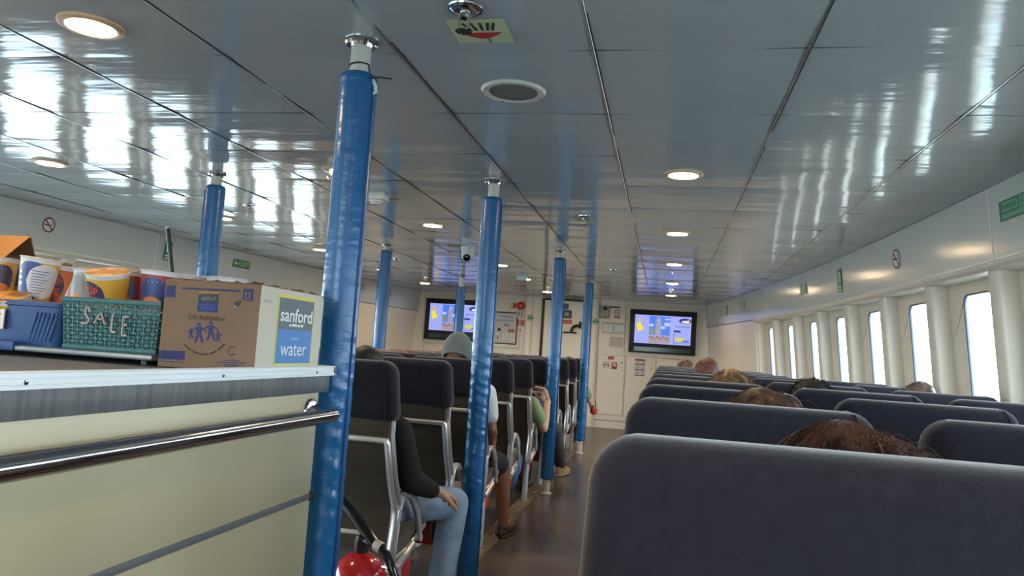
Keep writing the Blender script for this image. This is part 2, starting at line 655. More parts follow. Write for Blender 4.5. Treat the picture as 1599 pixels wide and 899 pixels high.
# half-round pillars, cupboard fronts and the forward door
for px_ in (-2.20, -1.12):
    b = MB(); b.tube([(px_, YF + .02, floor_z(YF)), (px_, YF + .02, CEIL - .002)], .075, 20)
    trim(b, M_FRONT)
dn = 0
for x0, x1, z0, z1 in ((-1.045, -.61, .37, 1.30), (-.60, -.14, .37, 1.30), (-.13, .46, .37, 1.30), (-2.74, -2.29, .37, 1.30), (-3.2, -2.75, .37, 1.30), (-3.95, -3.21, .37, 1.30)):
    dn += 1
    b = MB(); b.box((x0 + .008, YF - .018, z0), (x1 - .008, YF + .01, z1), .004, 1)
    d_ = struct('door_%d' % dn, b, M_FRONT, smooth=False)
    g = MB(); g.box((x0 - .001, YF - .006, z0 - .01), (x0 + .004, YF + .01, z1 + .01))
    g.box((x0, YF - .006, z1 + .006), (x1, YF + .01, z1 + .010))
    struct('door_gap', g, M_GREY, d_, False)
    kb = MB()
    for kz in (1.20, 1.14):
        kb.lathe([(0, .016), (.012, .014), (.014, 0)], 12, (x1 - .05, YF - .018, kz), (0, -1, 0))
    struct('door_knob', kb, M_STEEL, d_)
b = MB(); b.box((-1.945, YF - .03, floor_z(YF)), (-1.20, YF + .01, CEIL - .04), .005, 1)
fd = struct('door_%d' % (dn + 1), b, M_FRONT, smooth=False)
g = MB(); g.box((-1.99, YF - .035, floor_z(YF)), (-1.945, YF + .01, CEIL - .02)); struct('door_edge', g, M_BLACK, fd, False)
g = MB(); g.box((-1.212, YF - .034, floor_z(YF)), (-1.2, YF + .01, CEIL - .02)); struct('door_edge', g, M_GREY, fd, False)
g = MB(); g.box((-1.93, YF - .09, CEIL - .05), (-1.72, YF - .03, CEIL - .018), .006); g.box((-1.62, YF - .09, CEIL - .05), (-1.3, YF - .03, CEIL - .018), .006)
struct('door_closer', g, M_BLACK, fd)
g = MB()
g.tube([(-1.62, YF - .06, 1.62), (-1.50, YF - .07, 1.625), (-1.40, YF - .07, 1.62)], .012, 8)
g.tube([(-1.49, YF - .07, 1.64), (-1.47, YF - .08, 1.70), (-1.42, YF - .08, 1.735), (-1.37, YF - .07, 1.74)], .022, 8)
g.tube([(-1.35, YF - .03, 1.70), (-1.35, YF - .07, 1.80)], .018, 8)
struct('door_handle', g, M_BLACK, fd)
b = MB()
b.box((-1.2, YF - .012, .27), (.6, YF + .01, .285)); b.box((-3.95, YF - .012, .27), (-2.28, YF + .01, .285))
trim(b, M_GREY, False)
for x0, x1 in ((-.66, .56), (-3.99, -2.33)):
    b = MB()
    for (a, c_) in (((x0, YF - .022, 2.10), (x1, YF + .01, 2.125)), ((x0, YF - .022, 1.315), (x1, YF + .01, 1.34)), ((x0, YF - .022, 1.315), (x0 + .02, YF + .01, 2.125)), ((x1 - .02, YF - .022, 1.315), (x1, YF + .01, 2.125))):
        b.box(a, c_, .004, 1)
    trim(b, M_FRONT, False)
# ------------------------------------------------------------------ seats
SEAT_H = 1.172


def make_seat(navy=M_NAVY):
    root = thing('passenger_seat', 'x', 'seat')
    # headrest cover: a padded block with a side seam
    b = MB()
    b.box((-.247, -.010, .925), (.247, .105, SEAT_H), .046, 5)
    b.tube([(.212, -.0095, .93), (.212, -.0115, 1.0), (.212, -.0115, 1.10), (.209, -.006, 1.146), (.202, .012, 1.167), (.196, .05, 1.1715), (.196, .07, 1.171)], .0022, 6)
    for v in b.bm.verts:                                   # slight crown and lean
        t = (v.co.z - .925) / (SEAT_H - .925)
        v.co.y += .035 * (1 - t)
        v.co.z -= .010 * (v.co.x / .247) ** 2 * t
        k = 1 - .05 * t
        v.co.x *= k + (.0 if t < .7 else -.03 * (t - .7))
    b.build('headrest', navy, root)
    prof = [(.030, .95), (.036, .868), (.105, .715), (.185, .59), (.172, .48), (.165, .42)]
    b = MB()
    rows = []
    for (y, z) in prof:
        row = []
        for i in range(9):
            x = -.218 + .436 * i / 8
            row.append(b.bm.verts.new((x, y - .012 * math.cos(x / .218 * PI / 2) + .012, z)))
        for i in range(8, -1, -1):
            x = -.218 + .436 * i / 8
            row.append(b.bm.verts.new((x, y + .085 - .03 * (x / .218) ** 2, z)))
        rows.append(row)
    for A, B in zip(rows, rows[1:]):
        for i in range(18):
            b.bm.faces.new((A[i], A[(i + 1) % 18], B[(i + 1) % 18], B[i]))
    b.bm.faces.new(rows[0]); b.bm.faces.new(list(reversed(rows[-1])))
    b.build('backrest', M_OLIVE, root)
    # aluminium frame: top bar and two flat side rails that bend forward under the seat
    b = MB()
    rail = [(.012, .93), (.016, .872), (.085, .715), (.158, .595), (.162, .565), (.150, .49), (.128, .405), (.130, .365), (.165, .345), (.24, .355), (.42, .40)]
    for sgn in (-1, 1):
        b.tube([(sgn * .219, .016, .873)] + [(sgn * .226, y, z) for y, z in [(.020, .862)] + rail[2:]], [(.018, .011)] + [(.023, .013)] * (len(rail) - 1), 10)
        b.tube([(sgn * .240, y + .025, z + .01) for y, z in rail[:-2]], .0085, 6)
    b.tube([(-.222, .015, .868), (.222, .015, .868)], [(.010, .012)] * 2, 8)
    b.build('back_frame', M_ALU, root)
    for sgn in (-1, 1):
        b = MB()
        b.tube([(sgn * .226, y - .0115, z) for y, z in rail[1:-2]], [(.0055, .002)] * (len(rail) - 3), 6)
        b.build('rail_groove', M_GREY, root)
    b = MB()
    b.box((-.215, .19, .385), (.215, .63, .465), .03, 3)
    for v in b.bm.verts:
        v.co.z += (v.co.y - .4) * .17
    b.build('seat', M_CUSH, root)
    b = MB()
    for sgn in (-1, 1):
        b.tube([(sgn * .222, .20, .375), (sgn * .222, .36, .385), (sgn * .222, .60, .44)], [(.008, .014)] * 3, 8)
    b.tube([(-.222, .30, .365), (.222, .30, .365)], .018, 8)
    b.build('seat_frame', M_ALU, root)
    arm = [(.165, .535), (.175, .575), (.20, .615), (.235, .635), (.29, .63), (.36, .60), (.43, .54), (.48, .47), (.505, .405)]
    for sgn in (-1, 1):
        b = MB()
        b.tube([(sgn * .232, y, z) for y, z in arm], [.013, .015, .016, .016, .0165, .016, .015, .013, .012], 10)
        b.tube([(sgn * .232, y, z + .008) for y, z in arm[1:7]], [(.020, .009)] * 6, 8)
        for (y, z) in (arm[0], arm[-1]):
            b.lathe([(0, -.014), (.017, -.012), (.017, .012), (0, .014)], 10, (sgn * .230, y, z), (1, 0, 0))
        b.build('armrest', mat('armrest_silver', (.56, .56, .58), .32, .35), root)
    for sgn in (-1, 1):
        b = MB()
        b.box((sgn * .19 - .016, .28, .008), (sgn * .19 + .016, .375, .385), .008, 2)
        b.box((sgn * .19 - .03, .22, 0), (sgn * .19 + .03, .44, .012), .004, 1)
        b.build('leg', M_LEG, root)
    return root


ORD = ['nearest', 'second', 'third', 'fourth', 'fifth', 'sixth', 'seventh', 'eighth', 'ninth', 'tenth']
proto = make_seat()
proto_b = make_seat(M_BROWNC)
used = {}


def place_seat(x, y, label, group, src=None):
    src = src or proto
    if src not in used:
        o = src; used[src] = 1
    else:
        o = copy_tree(src)
    z = floor_z(y + .3)
    o.location = (x, y, z)
    o.scale = (1, 1, ((1.2110 if x > -.5 else 1.2085) + .003 * y - z) / SEAT_H)
    tag(o, label, 'seat', group)
    return o


R_Y = [.7725 * k for k in range(1, 11)]
M_Y = [2.79 + .775 * k for k in range(10)]
for k, y in enumerate(R_Y):
    for j, (x, nm) in enumerate(((.165, 'aisle seat'), (.720, 'middle seat'), (1.272, 'window seat'))):
        if j == 2 and k > 6:
            continue
        xx = x - (.05 if (j == 2 and k == 6) else 0)
        place_seat(xx, y, 'navy cloth high-back %s, %s row of the block beside the bright windows' % (nm, ORD[k]), 'seats in the block by the bright windows')
for k, y in enumerate(M_Y):
    for x, nm in ((-1.24, 'aisle seat behind the blue poles'), (-1.745, 'middle seat'), (-2.25, 'far seat')):
        place_seat(x, y, ('brown-topped ' if k in (4, 5, 6) and x < -2 else 'navy and olive ') + '%s, %s row of the centre block' % (nm, ORD[k]), 'seats in the centre block', proto_b if k in (4, 5, 6) and x < -2 else proto)
for k, y in enumerate(R_Y[4:]):
    for x, nm in ((-3.645, 'aisle seat'), (-4.20, 'middle seat')):
        last = k >= 4
        place_seat(x, y + .35, '%s high-back %s, %s visible row of the block beyond the centre seats' % ('orange-brown' if last else 'navy', nm, ORD[k]),
                   'seats in the far block', proto_b if last else proto)

# seat track along the aisle: a low wooden strip with slotted metal
b = MB()
b.prism([(-1.10, 2.4, floor_z(2.4)), (-1.00, 2.4, floor_z(2.4)), (-1.00, 10.6, floor_z(10.6)), (-1.10, 10.6, floor_z(10.6))], (0, 0, .014))
t_ = trim(b, mat('track_wood', (.20, .15, .11), .4, var=(6, .2, (1, .3, 1))), False)
for yy in [2.75 + .3875 * i for i in range(20)]:
    b = MB()
    b.tube([(-1.035, yy - .07, floor_z(yy) + .016), (-1.015, yy - .06, floor_z(yy) + .017), (-1.015, yy + .06, floor_z(yy) + .017), (-1.035, yy + .07, floor_z(yy) + .016)], .004, 5)
    b.build('slot_rim', mat('brass', (.55, .40, .18), .3, 1), t_)

# life jackets stowed under the aisle seats
M_LJ = mat('life_jacket_red', (.55, .035, .03), .6, bump=(30, .4))
jk = thing('life_jacket', 'x', 'life jacket')
b = MB(); b.box((-.15, -.11, -.075), (.15, .11, .07), .05, 4)
for v in b.bm.verts:
    v.co += Vector((0, 0, .012 * noise.noise(v.co * 14)))
b.build('pouch', M_LJ, jk)
b = MB()
for x_ in (-.07, .07):
    b.tube([(x_, -.118, -.05), (x_, -.118, .05), (x_, -.06, .077), (x_, .06, .077), (x_, .118, .05), (x_, .118, -.05)], [(.012, .003)] * 6, 6)
b.build('strap', M_BLACK, jk)
for k, y in enumerate(M_Y):
    o = jk if k == 0 else copy_tree(jk)
    o.location = (-1.20, y + .47, floor_z(y + .4) + .270)
    tag(o, 'red life jacket pouch under the aisle seat, %s row of the centre block' % ORD[k], 'life jacket', 'life jackets under the seats')

# ------------------------------------------------------------------ poles
M_SLV = M_BLUEV


def pole(x, y, ztop, zbot, seed, label, wrinkle=1.0, tie=False):
    zf = floor_z(y)
    t = thing('support_pole', label, 'pole', (x, y, zf), 0, 'padded support poles')
    b = MB(); b.lathe([(0, 0), (.030, 0), (.030, CEIL - zf - .002), (0, CEIL - zf - .002)], 24); b.build('pipe', M_PIPE, t)
    b = MB(); b.lathe([(.031, CEIL - zf - .004), (.050, CEIL - zf - .004), (.051, CEIL - zf - .010), (.046, CEIL - zf - .016), (.036, CEIL - zf - .012), (.031, CEIL - zf - .022)], 32)
    b.build('ceiling_flange', M_CHROME, t)
    b = MB(); b.lathe([(.031, .018), (.045, .012), (.047, .002), (.031, .001)], 24); b.build('floor_flange', M_PIPE, t)
    b = MB()
    pr = []
    h = ztop - zbot
    N = 300
    r0 = .0545
    for i in range(N + 1):
        z = zbot + h * i / N
        e = min(i, N - i)
        r = r0 * (.80 + .16 * e) if e < 2 else r0
        pr.append((r, z - zf))
    b.lathe([(.030, pr[0][1])] + pr + [(.031, pr[-1][1])], 40)
    off = Vector((seed * 7.3, seed * 3.1, 0))
    for v in b.bm.verts:
        z = v.co.z + zf
        ang = math.atan2(v.co.y, v.co.x)
        f = max(0, min(1, (1.45 - z) / .3)) * wrinkle
        p = Vector((math.cos(ang) * .5, math.sin(ang) * .5, z * 32 + .9 * math.sin(ang + seed)))
        nz = noise.noise(p + off) + .5 * noise.noise(Vector((p.x * 2, p.y * 2, p.z * 2.1)) + off)
        big = noise.noise(Vector((math.cos(ang) * .3, math.sin(ang) * .3, z * 2.6)) + off)
        k = 1 + (.065 * nz * f + .03 * big)
        rr_ = math.hypot(v.co.x, v.co.y)
        if rr_ > .04:
            v.co.x *= k; v.co.y *= k
    b.build('padded_sleeve', M_SLV, t, angle=75)
    b = MB()
    a = 2.2 + seed
    sa = .30 if x > -1.5 else PI - .30
    pts = [((r0 + .0025) * math.cos(sa), -(r0 + .0025) * math.sin(sa), zbot - zf + .03 + (h - .06) * i / 20) for i in range(21)]
    b.tube(pts, [(.004, .002)] * 21, 6)
    b.build('seam', mat('blue_seam', (.006, .05, .20), .5), t)
    if tie:
        zt = ztop - zf + .016
        b = MB()
        b.tube([(.032 * math.cos(q), .032 * math.sin(q), zt - .012 * math.sin(q * .5 + 1.8)) for q in [2 * PI * i / 24 for i in range(24)]], .0025, 6, closed=True)
        b.tube([(.045, -.030, ztop - zf - .022), (.075, -.035, ztop - zf - .020), (.115, -.03, ztop - zf - .024)], .0022, 6)
        b.build('cable_tie', M_BLACK, t)
        b = MB()
        b.tube([(.052, -.020, ztop - zf - .02), (.062, -.022, ztop - zf - .04), (.066, -.022, ztop - zf - .062), (.058, -.022, ztop - zf - .064)], [(.002, .006)] * 4, 6)
        b.build('tape_end', mat('clear_tape', (.75, .85, .88), .15, spec=.9), t)
    return t


PX, PX2 = -.935, -2.55
pole(PX, 2.10, aty(565, 117, 2.10).z, .10, 1, 'nearest and thickest blue padded pole, beside the snack counter', 1.0, True)
pole(PX, 3.935, aty(770, 309, 3.935).z, .055, 2, 'tall blue padded pole at second place along the aisle')
pole(PX, 6.62, aty(876, 403, 6.62).z, aty(858, 748, 6.62).z, 3, 'blue padded aisle pole with white foot, third from the counter', .7)
pole(PX, 9.235, aty(920, 442, 9.235).z, aty(908, 688, 9.235).z, 4, 'smallest blue padded aisle pole, near the forward bulkhead')
pole(PX2, 3.90, aty(338, 290, 3.90).z, .16, 5, 'blue padded pole rising behind the water carton and baskets', .4)
pole(PX2, 6.65, aty(602, 391, 6.65).z, .16, 6, 'slim blue padded pole between the thick near pole and the ceiling camera', .3)
pole(PX2, 9.34, aty(722, 448, 9.34).z, .16, 7, 'short blue padded pole in front of the far television', .5)

# ------------------------------------------------------------------ ceiling fittings
M_DISC = emit_mat('downlight_diffuser', (1.0, .72, .42), LAMP)
M_RIM = mat('downlight_rim', (.72, .50, .30), .4)  # orange glow of the lamp is put into the rim colour
LX = (.045, -1.735, -3.467)
LYA = (-1.55, .2, 1.94, 3.69, 5.43, 7.20, 8.98, 10.68)
lname = ['over the aisle-side seats', 'over the centre seats', 'over the far side']
dl0 = None
ln = [0, 0, 0]
for ci, x in enumerate(LX):
    for y in LYA:
        if ci == 0 and y == 1.94 or (ci == 2 and y == 1.94):
            continue
        if ci == 1 and y == 7.20: y = 7.87
        if ci == 1 and y == 8.98: y = 9.3
        if ci == 1 and y == 3.69: y = 3.75
        if ci == 1 and y == 10.68: y = 11.15
        if dl0 is None:
            dl0 = thing('downlight', 'x', 'ceiling light')
            b = MB(); b.lathe([(.066, -.004), (.070, -.011), (.082, -.013), (.092, -.008), (.094, .003)], 36); b.build('rim', M_RIM, dl0)
            b = MB(); b.lathe([(0, -.0165), (.035, -.0150), (.060, -.0105), (.068, -.006)], 36); b.build('diffuser', M_DISC, dl0)
            o = dl0
        else:
            o = copy_tree(dl0)
        o.location = (x, y, ceil_z(x, y) + .001)
        if y > 1.5 or ci == 1 and y > 1.5:
            ln[ci] += 1
            tag(o, 'glowing round warm ceiling light, %s of the row %s' % (ORD[ln[ci] - 1], lname[ci]), 'ceiling light', 'round ceiling lights')
        else:
            tag(o, 'round warm ceiling light above and behind the snack counter', 'ceiling light', 'round ceiling lights')


def sprinkler(x, y, z, label, size=1.0, group='ceiling sprinklers'):
    t = thing('sprinkler', label, 'sprinkler', (x, y, z), 0, group)
    k = size
    b = MB(); b.lathe([(.012 * k, -.012), (.030 * k, -.012), (.040 * k, -.005), (.046 * k, -.006), (.047 * k, -.001)], 28); b.build('escutcheon', M_CHROME, t)
    b = MB(); b.lathe([(0, 0), (.014 * k, -.001), (.013 * k, -.03 * k), (.006 * k, -.034 * k), (0, -.034 * k)], 14)
    for sg in (-1, 1):
        b.tube([(sg * .011 * k, 0, -.028 * k), (sg * .014 * k, 0, -.045 * k), (sg * .004 * k, 0, -.062 * k)], .0025 * k, 6)
    b.build('head', M_STEEL, t)
    b = MB()
    for i in range(10):
        a = 2 * PI * i / 10
        b.prism([(.004 * k * math.cos(a - .5), .004 * k * math.sin(a - .5), -.062 * k), (.022 * k * math.cos(a - .22), .022 * k * math.sin(a - .22), -.064 * k), (.022 * k * math.cos(a + .22), .022 * k * math.sin(a + .22), -.064 * k), (.004 * k * math.cos(a + .5), .004 * k * math.sin(a + .5), -.062 * k)], (0, 0, -.0015))
    b.lathe([(0, -.066 * k), (.008 * k, -.065 * k), (.008 * k, -.062 * k), (0, -.061 * k)], 10)
    b.build('deflector', mat('dark_bronze', (.05, .06, .05), .4, .6), t)
    return t


def sprinkler_sticker(c, w_, h_, label, skew=0):
    o = Vector(c)
    M = frame(o, (1, 0, 0), (0, -1, 0), (0, 0, -1))
    t = thing('sprinkler_sticker', label, 'sticker', o)
    Mi = Matrix.Translation(-o) @ M
    b = MB(); b.box((-w_ / 2, -h_ / 2, 0), (w_ / 2, h_ / 2, .0012), mtx=Mi); b.build('backing', M_PALEG, t, smooth=False)
    sh = Sheet(Mi)
    # seen from the aisle: red bowl below rays, and an S
    pts = [(.36 * w_ - .72 * w_ * i / 16, -.04 * h_) for i in range(17)]
    arc = [(-.36 * w_ + .72 * w_ * i / 16, -.04 * h_ - .26 * h_ * math.sin(PI * i / 16)) for i in range(17)]
    sh.poly('bowl', M_RED, [(x, y) for x, y in pts] + arc[1:-1])
    for x0, x1 in ((-.20, -.10), (-.08, -.03), (.05, .05), (.16, .12), (.25, .20)):
        sh.line('spray', M_INK, x0 * w_ * 1.2, .36 * h_, (x0 * .4 + x1 * .6) * w_, .05 * h_, .008 * (w_ / .16))
    sh.text('letter', M_INK, 'S', .08 * w_, -.40 * h_, .20 * h_)
    sh.done(t)
    return t


s1 = atz(727, 8, CEIL)
sprinkler(s1.x, s1.y, ceil_z(s1.x, s1.y), 'chrome sprinkler head nearest, beside the yellow-green sticker', 1.0)
c0 = (atz(700, 27, CEIL) + atz(783, 24, CEIL) + atz(800, 61, CEIL) + atz(720, 63, CEIL)) / 4
sprinkler_sticker((c0.x, c0.y, ceil_z(c0.x, c0.y) - .0015), .165, .155, 'pale sprinkler sticker with red bowl beside the nearest chrome head')
for (u, v, lab) in ((515, 262, 'sprinkler head on the ceiling behind the thick near pole'), (389, 318, 'small sprinkler head on the ceiling beside the light by the left-hand pole'), (912, 336, 'sprinkler head above a pale sticker, over the aisle'),
                    (619, 404, 'tiny sprinkler head beside the slim pole top'), (958, 420, 'tiny sprinkler head over the aisle by the far seams')):
    p = atz(u, v, CEIL)
    sprinkler(p.x, p.y, ceil_z(p.x, p.y), lab, .9)
for (u, v, lab) in ((910, 342, 'small pale sprinkler sticker over the aisle'), (612, 309, 'small pale sticker beside the box smoke detector'), (713, 383, 'yellow sticker on the ceiling beside the camera')):
    p = atz(u, v, CEIL)
    sprinkler_sticker((p.x, p.y, ceil_z(p.x, p.y) - .0015), .16, .13, lab)
# loudspeaker grille
p = atz(802, 140, CEIL)
t = thing('ceiling_speaker', 'round white-rimmed loudspeaker grille in the ceiling', 'speaker', (p.x, p.y, ceil_z(p.x, p.y) + .0005))
b = MB(); b.lathe([(.084, -.006), (.092, -.010), (.106, -.009), (.112, -.003), (.113, .002)], 40); b.build('rim', M_PIPE, t)
b = MB(); b.lathe([(0, -.0035), (.085, -.0045)], 40)
b.build('grille', mat('grille_mesh', (.16, .155, .145), .6, bump=(500, .6)), t)
b = MB()
for i in range(4):
    a = .6 + PI / 2 * i
    b.lathe([(0, -.0115), (.004, -.0108), (.0042, -.009)], 8, (.099 * math.cos(a), .099 * math.sin(a), 0))
b.build('screw', M_STEEL, t)
# smoke detector
p = atz(589, 300, CEIL)
t = thing('smoke_detector', 'white box-based smoke detector on the ceiling right of the thick pole', 'smoke detector', (p.x, p.y, ceil_z(p.x, p.y) + .0005))
b = MB(); b.box((-.062, -.05, -.046), (.062, .05, 0), .006, 2); b.build('base', M_WHITE, t)
b = MB(); b.lathe([(0, -.072), (.030, -.070), (.034, -.060), (.040, -.058), (.042, -.047), (.03, -.045)], 24); b.build('chamber', M_WHITE, t)
b = MB(); b.lathe([(.035, -.0605), (.0365, -.0575), (.035, -.0555)], 24); b.build('vent', M_BLACK, t)
# cctv
p = atz(731, 384, CEIL)
t = thing('security_camera', 'white dome security camera hanging from the ceiling', 'camera', (p.x, p.y, ceil_z(p.x, p.y) + .0005))
b = MB(); b.lathe([(0, 0), (.060, 0), (.063, -.02), (.055, -.05), (.054, -.06), (.0, -.06)], 28); b.build('base', M_WHITE, t)
b = MB(); b.lathe([(.0535, -.055), (.056, -.075), (.050, -.10), (.034, -.122), (.0, -.132)], 28); b.build('turret', M_WHITE, t)
dv = Vector((.12, -.93, -.35)).normalized()
b = MB(); b.lathe([(.034, -.008), (.033, .012), (.026, .016), (0, .013)], 24, Vector((0, 0, -.088)) + dv * .036, dv); b.build('lens', M_BLACKG, t)
# emergency box near forward door
p = atz(815, 430, CEIL)
t = thing('emergency_light', 'small pale emergency light box on the far ceiling', 'emergency light', (p.x, p.y, ceil_z(p.x, p.y) + .0005))
b = MB(); b.box((-.06, -.04, -.045), (.06, .04, 0), .008, 2); b.build('housing', M_WHITE, t)
b = MB(); b.box((-.05, -.032, -.052), (.05, .032, -.044), .004, 2); b.build('lens', mat('pale_blue_lens', (.45, .70, .80), .2), t)


# ------------------------------------------------------------------ signs
def wall_frame(y, z, side, off=-.0035):
    o = wp(y, z, off, side)
    dy = (wp(y + .05, z, off, side) - wp(y - .05, z, off, side)).normalized()
    up0 = (wp(y, z + .05, off, side) - wp(y, z - .05, off, side)).normalized()
    right = -dy if side > 0 else dy
    nrm = right.cross(up0).normalized()
    up = nrm.cross(right).normalized()
    return frame(o, right, up, nrm)


def sign(name, label, cat, M, w_, h_, backing, fill, rnd_=None, depth=.0025):
    o = M.translation.copy()
    t = thing(name, label, cat, o)
    Ml = Matrix.Translation(-o) @ M
    if rnd_:
        b = MB(); b.prism([Ml @ Vector((rnd_ * math.cos(2 * PI * i / 32), rnd_ * math.sin(2 * PI * i / 32), 0)) for i in range(32)], (Ml.to_3x3() @ Vector((0, 0, 1))) * depth)
    else:
        b = MB(); b.box((-w_ / 2, -h_ / 2, 0), (w_ / 2, h_ / 2, depth), mtx=Ml)
    b.build('backing', backing, t, smooth=False)
    sh = Sheet(Ml, depth + .0002)
    fill(sh)
    sh.done(t)
    return t


def no_smoking(sh, r=.062):
    sh.ring('red_ring', M_MAROON, 0, 0, r, r * .2, n=32)
    sh.rect('cigarette', M_INK, -.25 * r, -.02 * r, .85 * r, .16 * r)
    sh.rect('cigarette', M_INK, .42 * r, -.02 * r, .2 * r, .16 * r)
    for i in range(6):
        a = i / 5
        sh.line('smoke', M_INK, .45 * r + .06 * r * math.sin(a * 5), .10 * r + .35 * r * a, .45 * r + .06 * r * math.sin((a + .2) * 5), .10 * r + .35 * r * (a + .2), .06 * r)
    sh.line('red_bar', M_MAROON, -.62 * r, .62 * r, .62 * r, -.62 * r, .17 * r, z=sh.z + .0012)


sign('no_smoking_sign', 'round no smoking sign on the panel above the bright windows', 'sign', wall_frame(5.13, 2.008, 1), 0, 0, M_SIGNW, no_smoking, .066)
sign('no_smoking_sign', 'round no smoking sign on the far wall above the snack baskets', 'sign', wall_frame(5.225, 2.032, -1), 0, 0, M_SIGNW, no_smoking, .066)


def arrow(sh, m_, x, y, s, d=1):
    sh.poly('arrow', m_, [(x + d * s * .5, y), (x + d * s * .05, y + s * .45), (x + d * s * .05, y + s * .2)][:3] + [(x - d * s * .02, y + .16 * s)] + [(x - d * s * .02, y - .16 * s), (x + d * s * .05, y - .2 * s), (x + d * s * .05, y - s * .45)])
    sh.rect('arrow', m_, x - d * s * .25, y, s * .5, s * .2)


def runner(sh, m_, x, y, s):
    sh.disc('running_figure', m_, x + .05 * s, y + .38 * s, .09 * s, n=12)
    sh.line('running_figure', m_, x, y + .27 * s, x - .05 * s, y - .05 * s, .12 * s)
    sh.line('running_figure', m_, x, y + .22 * s, x + .2 * s, y + .08 * s, .07 * s)
    sh.line('running_figure', m_, x, y + .22 * s, x - .2 * s, y + .12 * s, .07 * s)
    sh.line('running_figure', m_, x - .05 * s, y - .03 * s, x + .14 * s, y - .2 * s, .08 * s)
    sh.line('running_figure', m_, x + .14 * s, y - .2 * s, x + .1 * s, y - .42 * s, .07 * s)
    sh.line('running_figure', m_, x - .05 * s, y - .03 * s, x - .14 * s, y - .25 * s, .08 * s)
    sh.line('running_figure', m_, x - .14 * s, y - .25 * s, x - .3 * s, y - .28 * s, .07 * s)


M_SGN2 = mat('sign_green_pale', (.18, .38, .27), .5)


def exit_left(sh):
    arrow(sh, M_PALEG, -.10, 0, .085, -1)
    sh.rect('panel', M_SGN2, -.03, 0, .055, .066)
    runner(sh, M_PALEG, -.03, 0, .06) if False else runner(sh, M_GREEN, -.03, 0, .06)
    sh.text('lettering', M_PALEG, 'EXIT', .075, 0, .078, bold=.0015, width=.125)


sign('exit_sign', 'small green exit sign with arrow pointing left, on the far wall', 'sign', wall_frame(7.77, 2.037, -1), .30, .088, M_GREEN, exit_left)


def muster(sh):
    sh.rect('panel', M_SGN2, -.035, .018, .15, .042)
    sh.text('lettering', M_GREEN, 'MUSTER', -.035, .018, .032, width=.12)
    sh.rect('panel', M_PALEG, -.015, -.029, .20, .020)
    sh.rect('panel', M_SGN2, .072, .004, .05, .076)
    runner(sh, M_GREEN, .072, .004, .066)
    arrow(sh, M_PALEG, .135, .005, .065, 1)


def escape(sh):
    sh.rect('panel', M_SGN2, -.05, .014, .15, .042)
    for i in range(7):
        sh.rect('panel', M_GREEN, -.105 + i * .018, .014, .009, .022, z=sh.z + .001)
    sh.rect('panel', M_SGN2, -.04, -.027, .17, .020)
    sh.rect('figure_panel', M_SGN2, .060, .0, .048, .074)
    runner(sh, M_GREEN, .060, 0, .066)
    arrow(sh, M_PALEG, .118, 0, .07, 1)


sign('escape_sign', 'largest green escape route sign, on the upper panel near the nearest bright window', 'sign', wall_frame(3.60, 2.040, 1), .30, .088, M_GREEN, escape)


def door_sign(sh):
    sh.poly('symbol', M_SIGNW, [(-.022, -.015), (.022, -.015), (.022, .05), (.012, .065), (-.012, .065), (-.022, .05)])
    sh.rect('symbol', M_GREEN, 0, .02, .014, .05, z=sh.z + .001)
    for i in range(2):
        sh.rect('lettering', M_SIGNW, 0, -.048 - i * .026, .07, .013)


sign('life_jacket_sign', 'upright green life jacket sign beside the white joint above the bright windows', 'sign', wall_frame(6.36, 1.993, 1), .10, .185, M_GREEN, door_sign)
sign('life_jacket_sign', 'upright green life jacket sign behind the black stick', 'sign', wall_frame(6.61, 2.020, -1), .10, .185, M_GREEN, door_sign)


def faded(sh):
    for i in range(4):
        sh.rect('symbol', M_PALEG, -.07 + i * .046, .008, .026, .05)
    sh.rect('lettering', M_PALEG, 0, -.034, .18, .012)


sign('direction_sign', 'faded yellow-green direction sign above the third bright window group', 'sign', wall_frame(7.45, 2.018, 1), .22, .095, M_SGN2, faded)
sign('direction_sign', 'small green direction sign near the end of the bright window wall', 'sign', wall_frame(10.05, 2.030, 1), .22, .08, M_GREEN, faded)


def small_life(sh):
    sh.rect('symbol', M_SIGNW, 0, .015, .05, .06)
    sh.rect('symbol', M_GREEN, 0, .015, .02, .03, z=sh.z + .001)
    sh.rect('lettering', M_SIGNW, 0, -.045, .06, .015)


sign('safety_sign', 'tiny green safety sign at the forward end of the bright window wall', 'sign', wall_frame(11.0, 2.02, 1), .10, .13, M_GREEN, small_life)
sign('safety_sign', 'green-edged white safety sign beside the slim pole on the far wall', 'sign', wall_frame(11.30, 2.035, -1), .11, .125, M_GREEN, small_life)
sign('direction_sign', 'green sign edge showing beside the thick near pole on the far wall', 'sign', wall_frame(10.45, 2.045, -1), .20, .085, M_GREEN, faded)


# ------------------------------------------------------------------ forward bulkhead: televisions, notices, alarms
def front(x, z, off=0):
    return frame((x, YF - .0015 - off, z), (1, 0, 0), (0, 0, 1), (0, -1, 0))


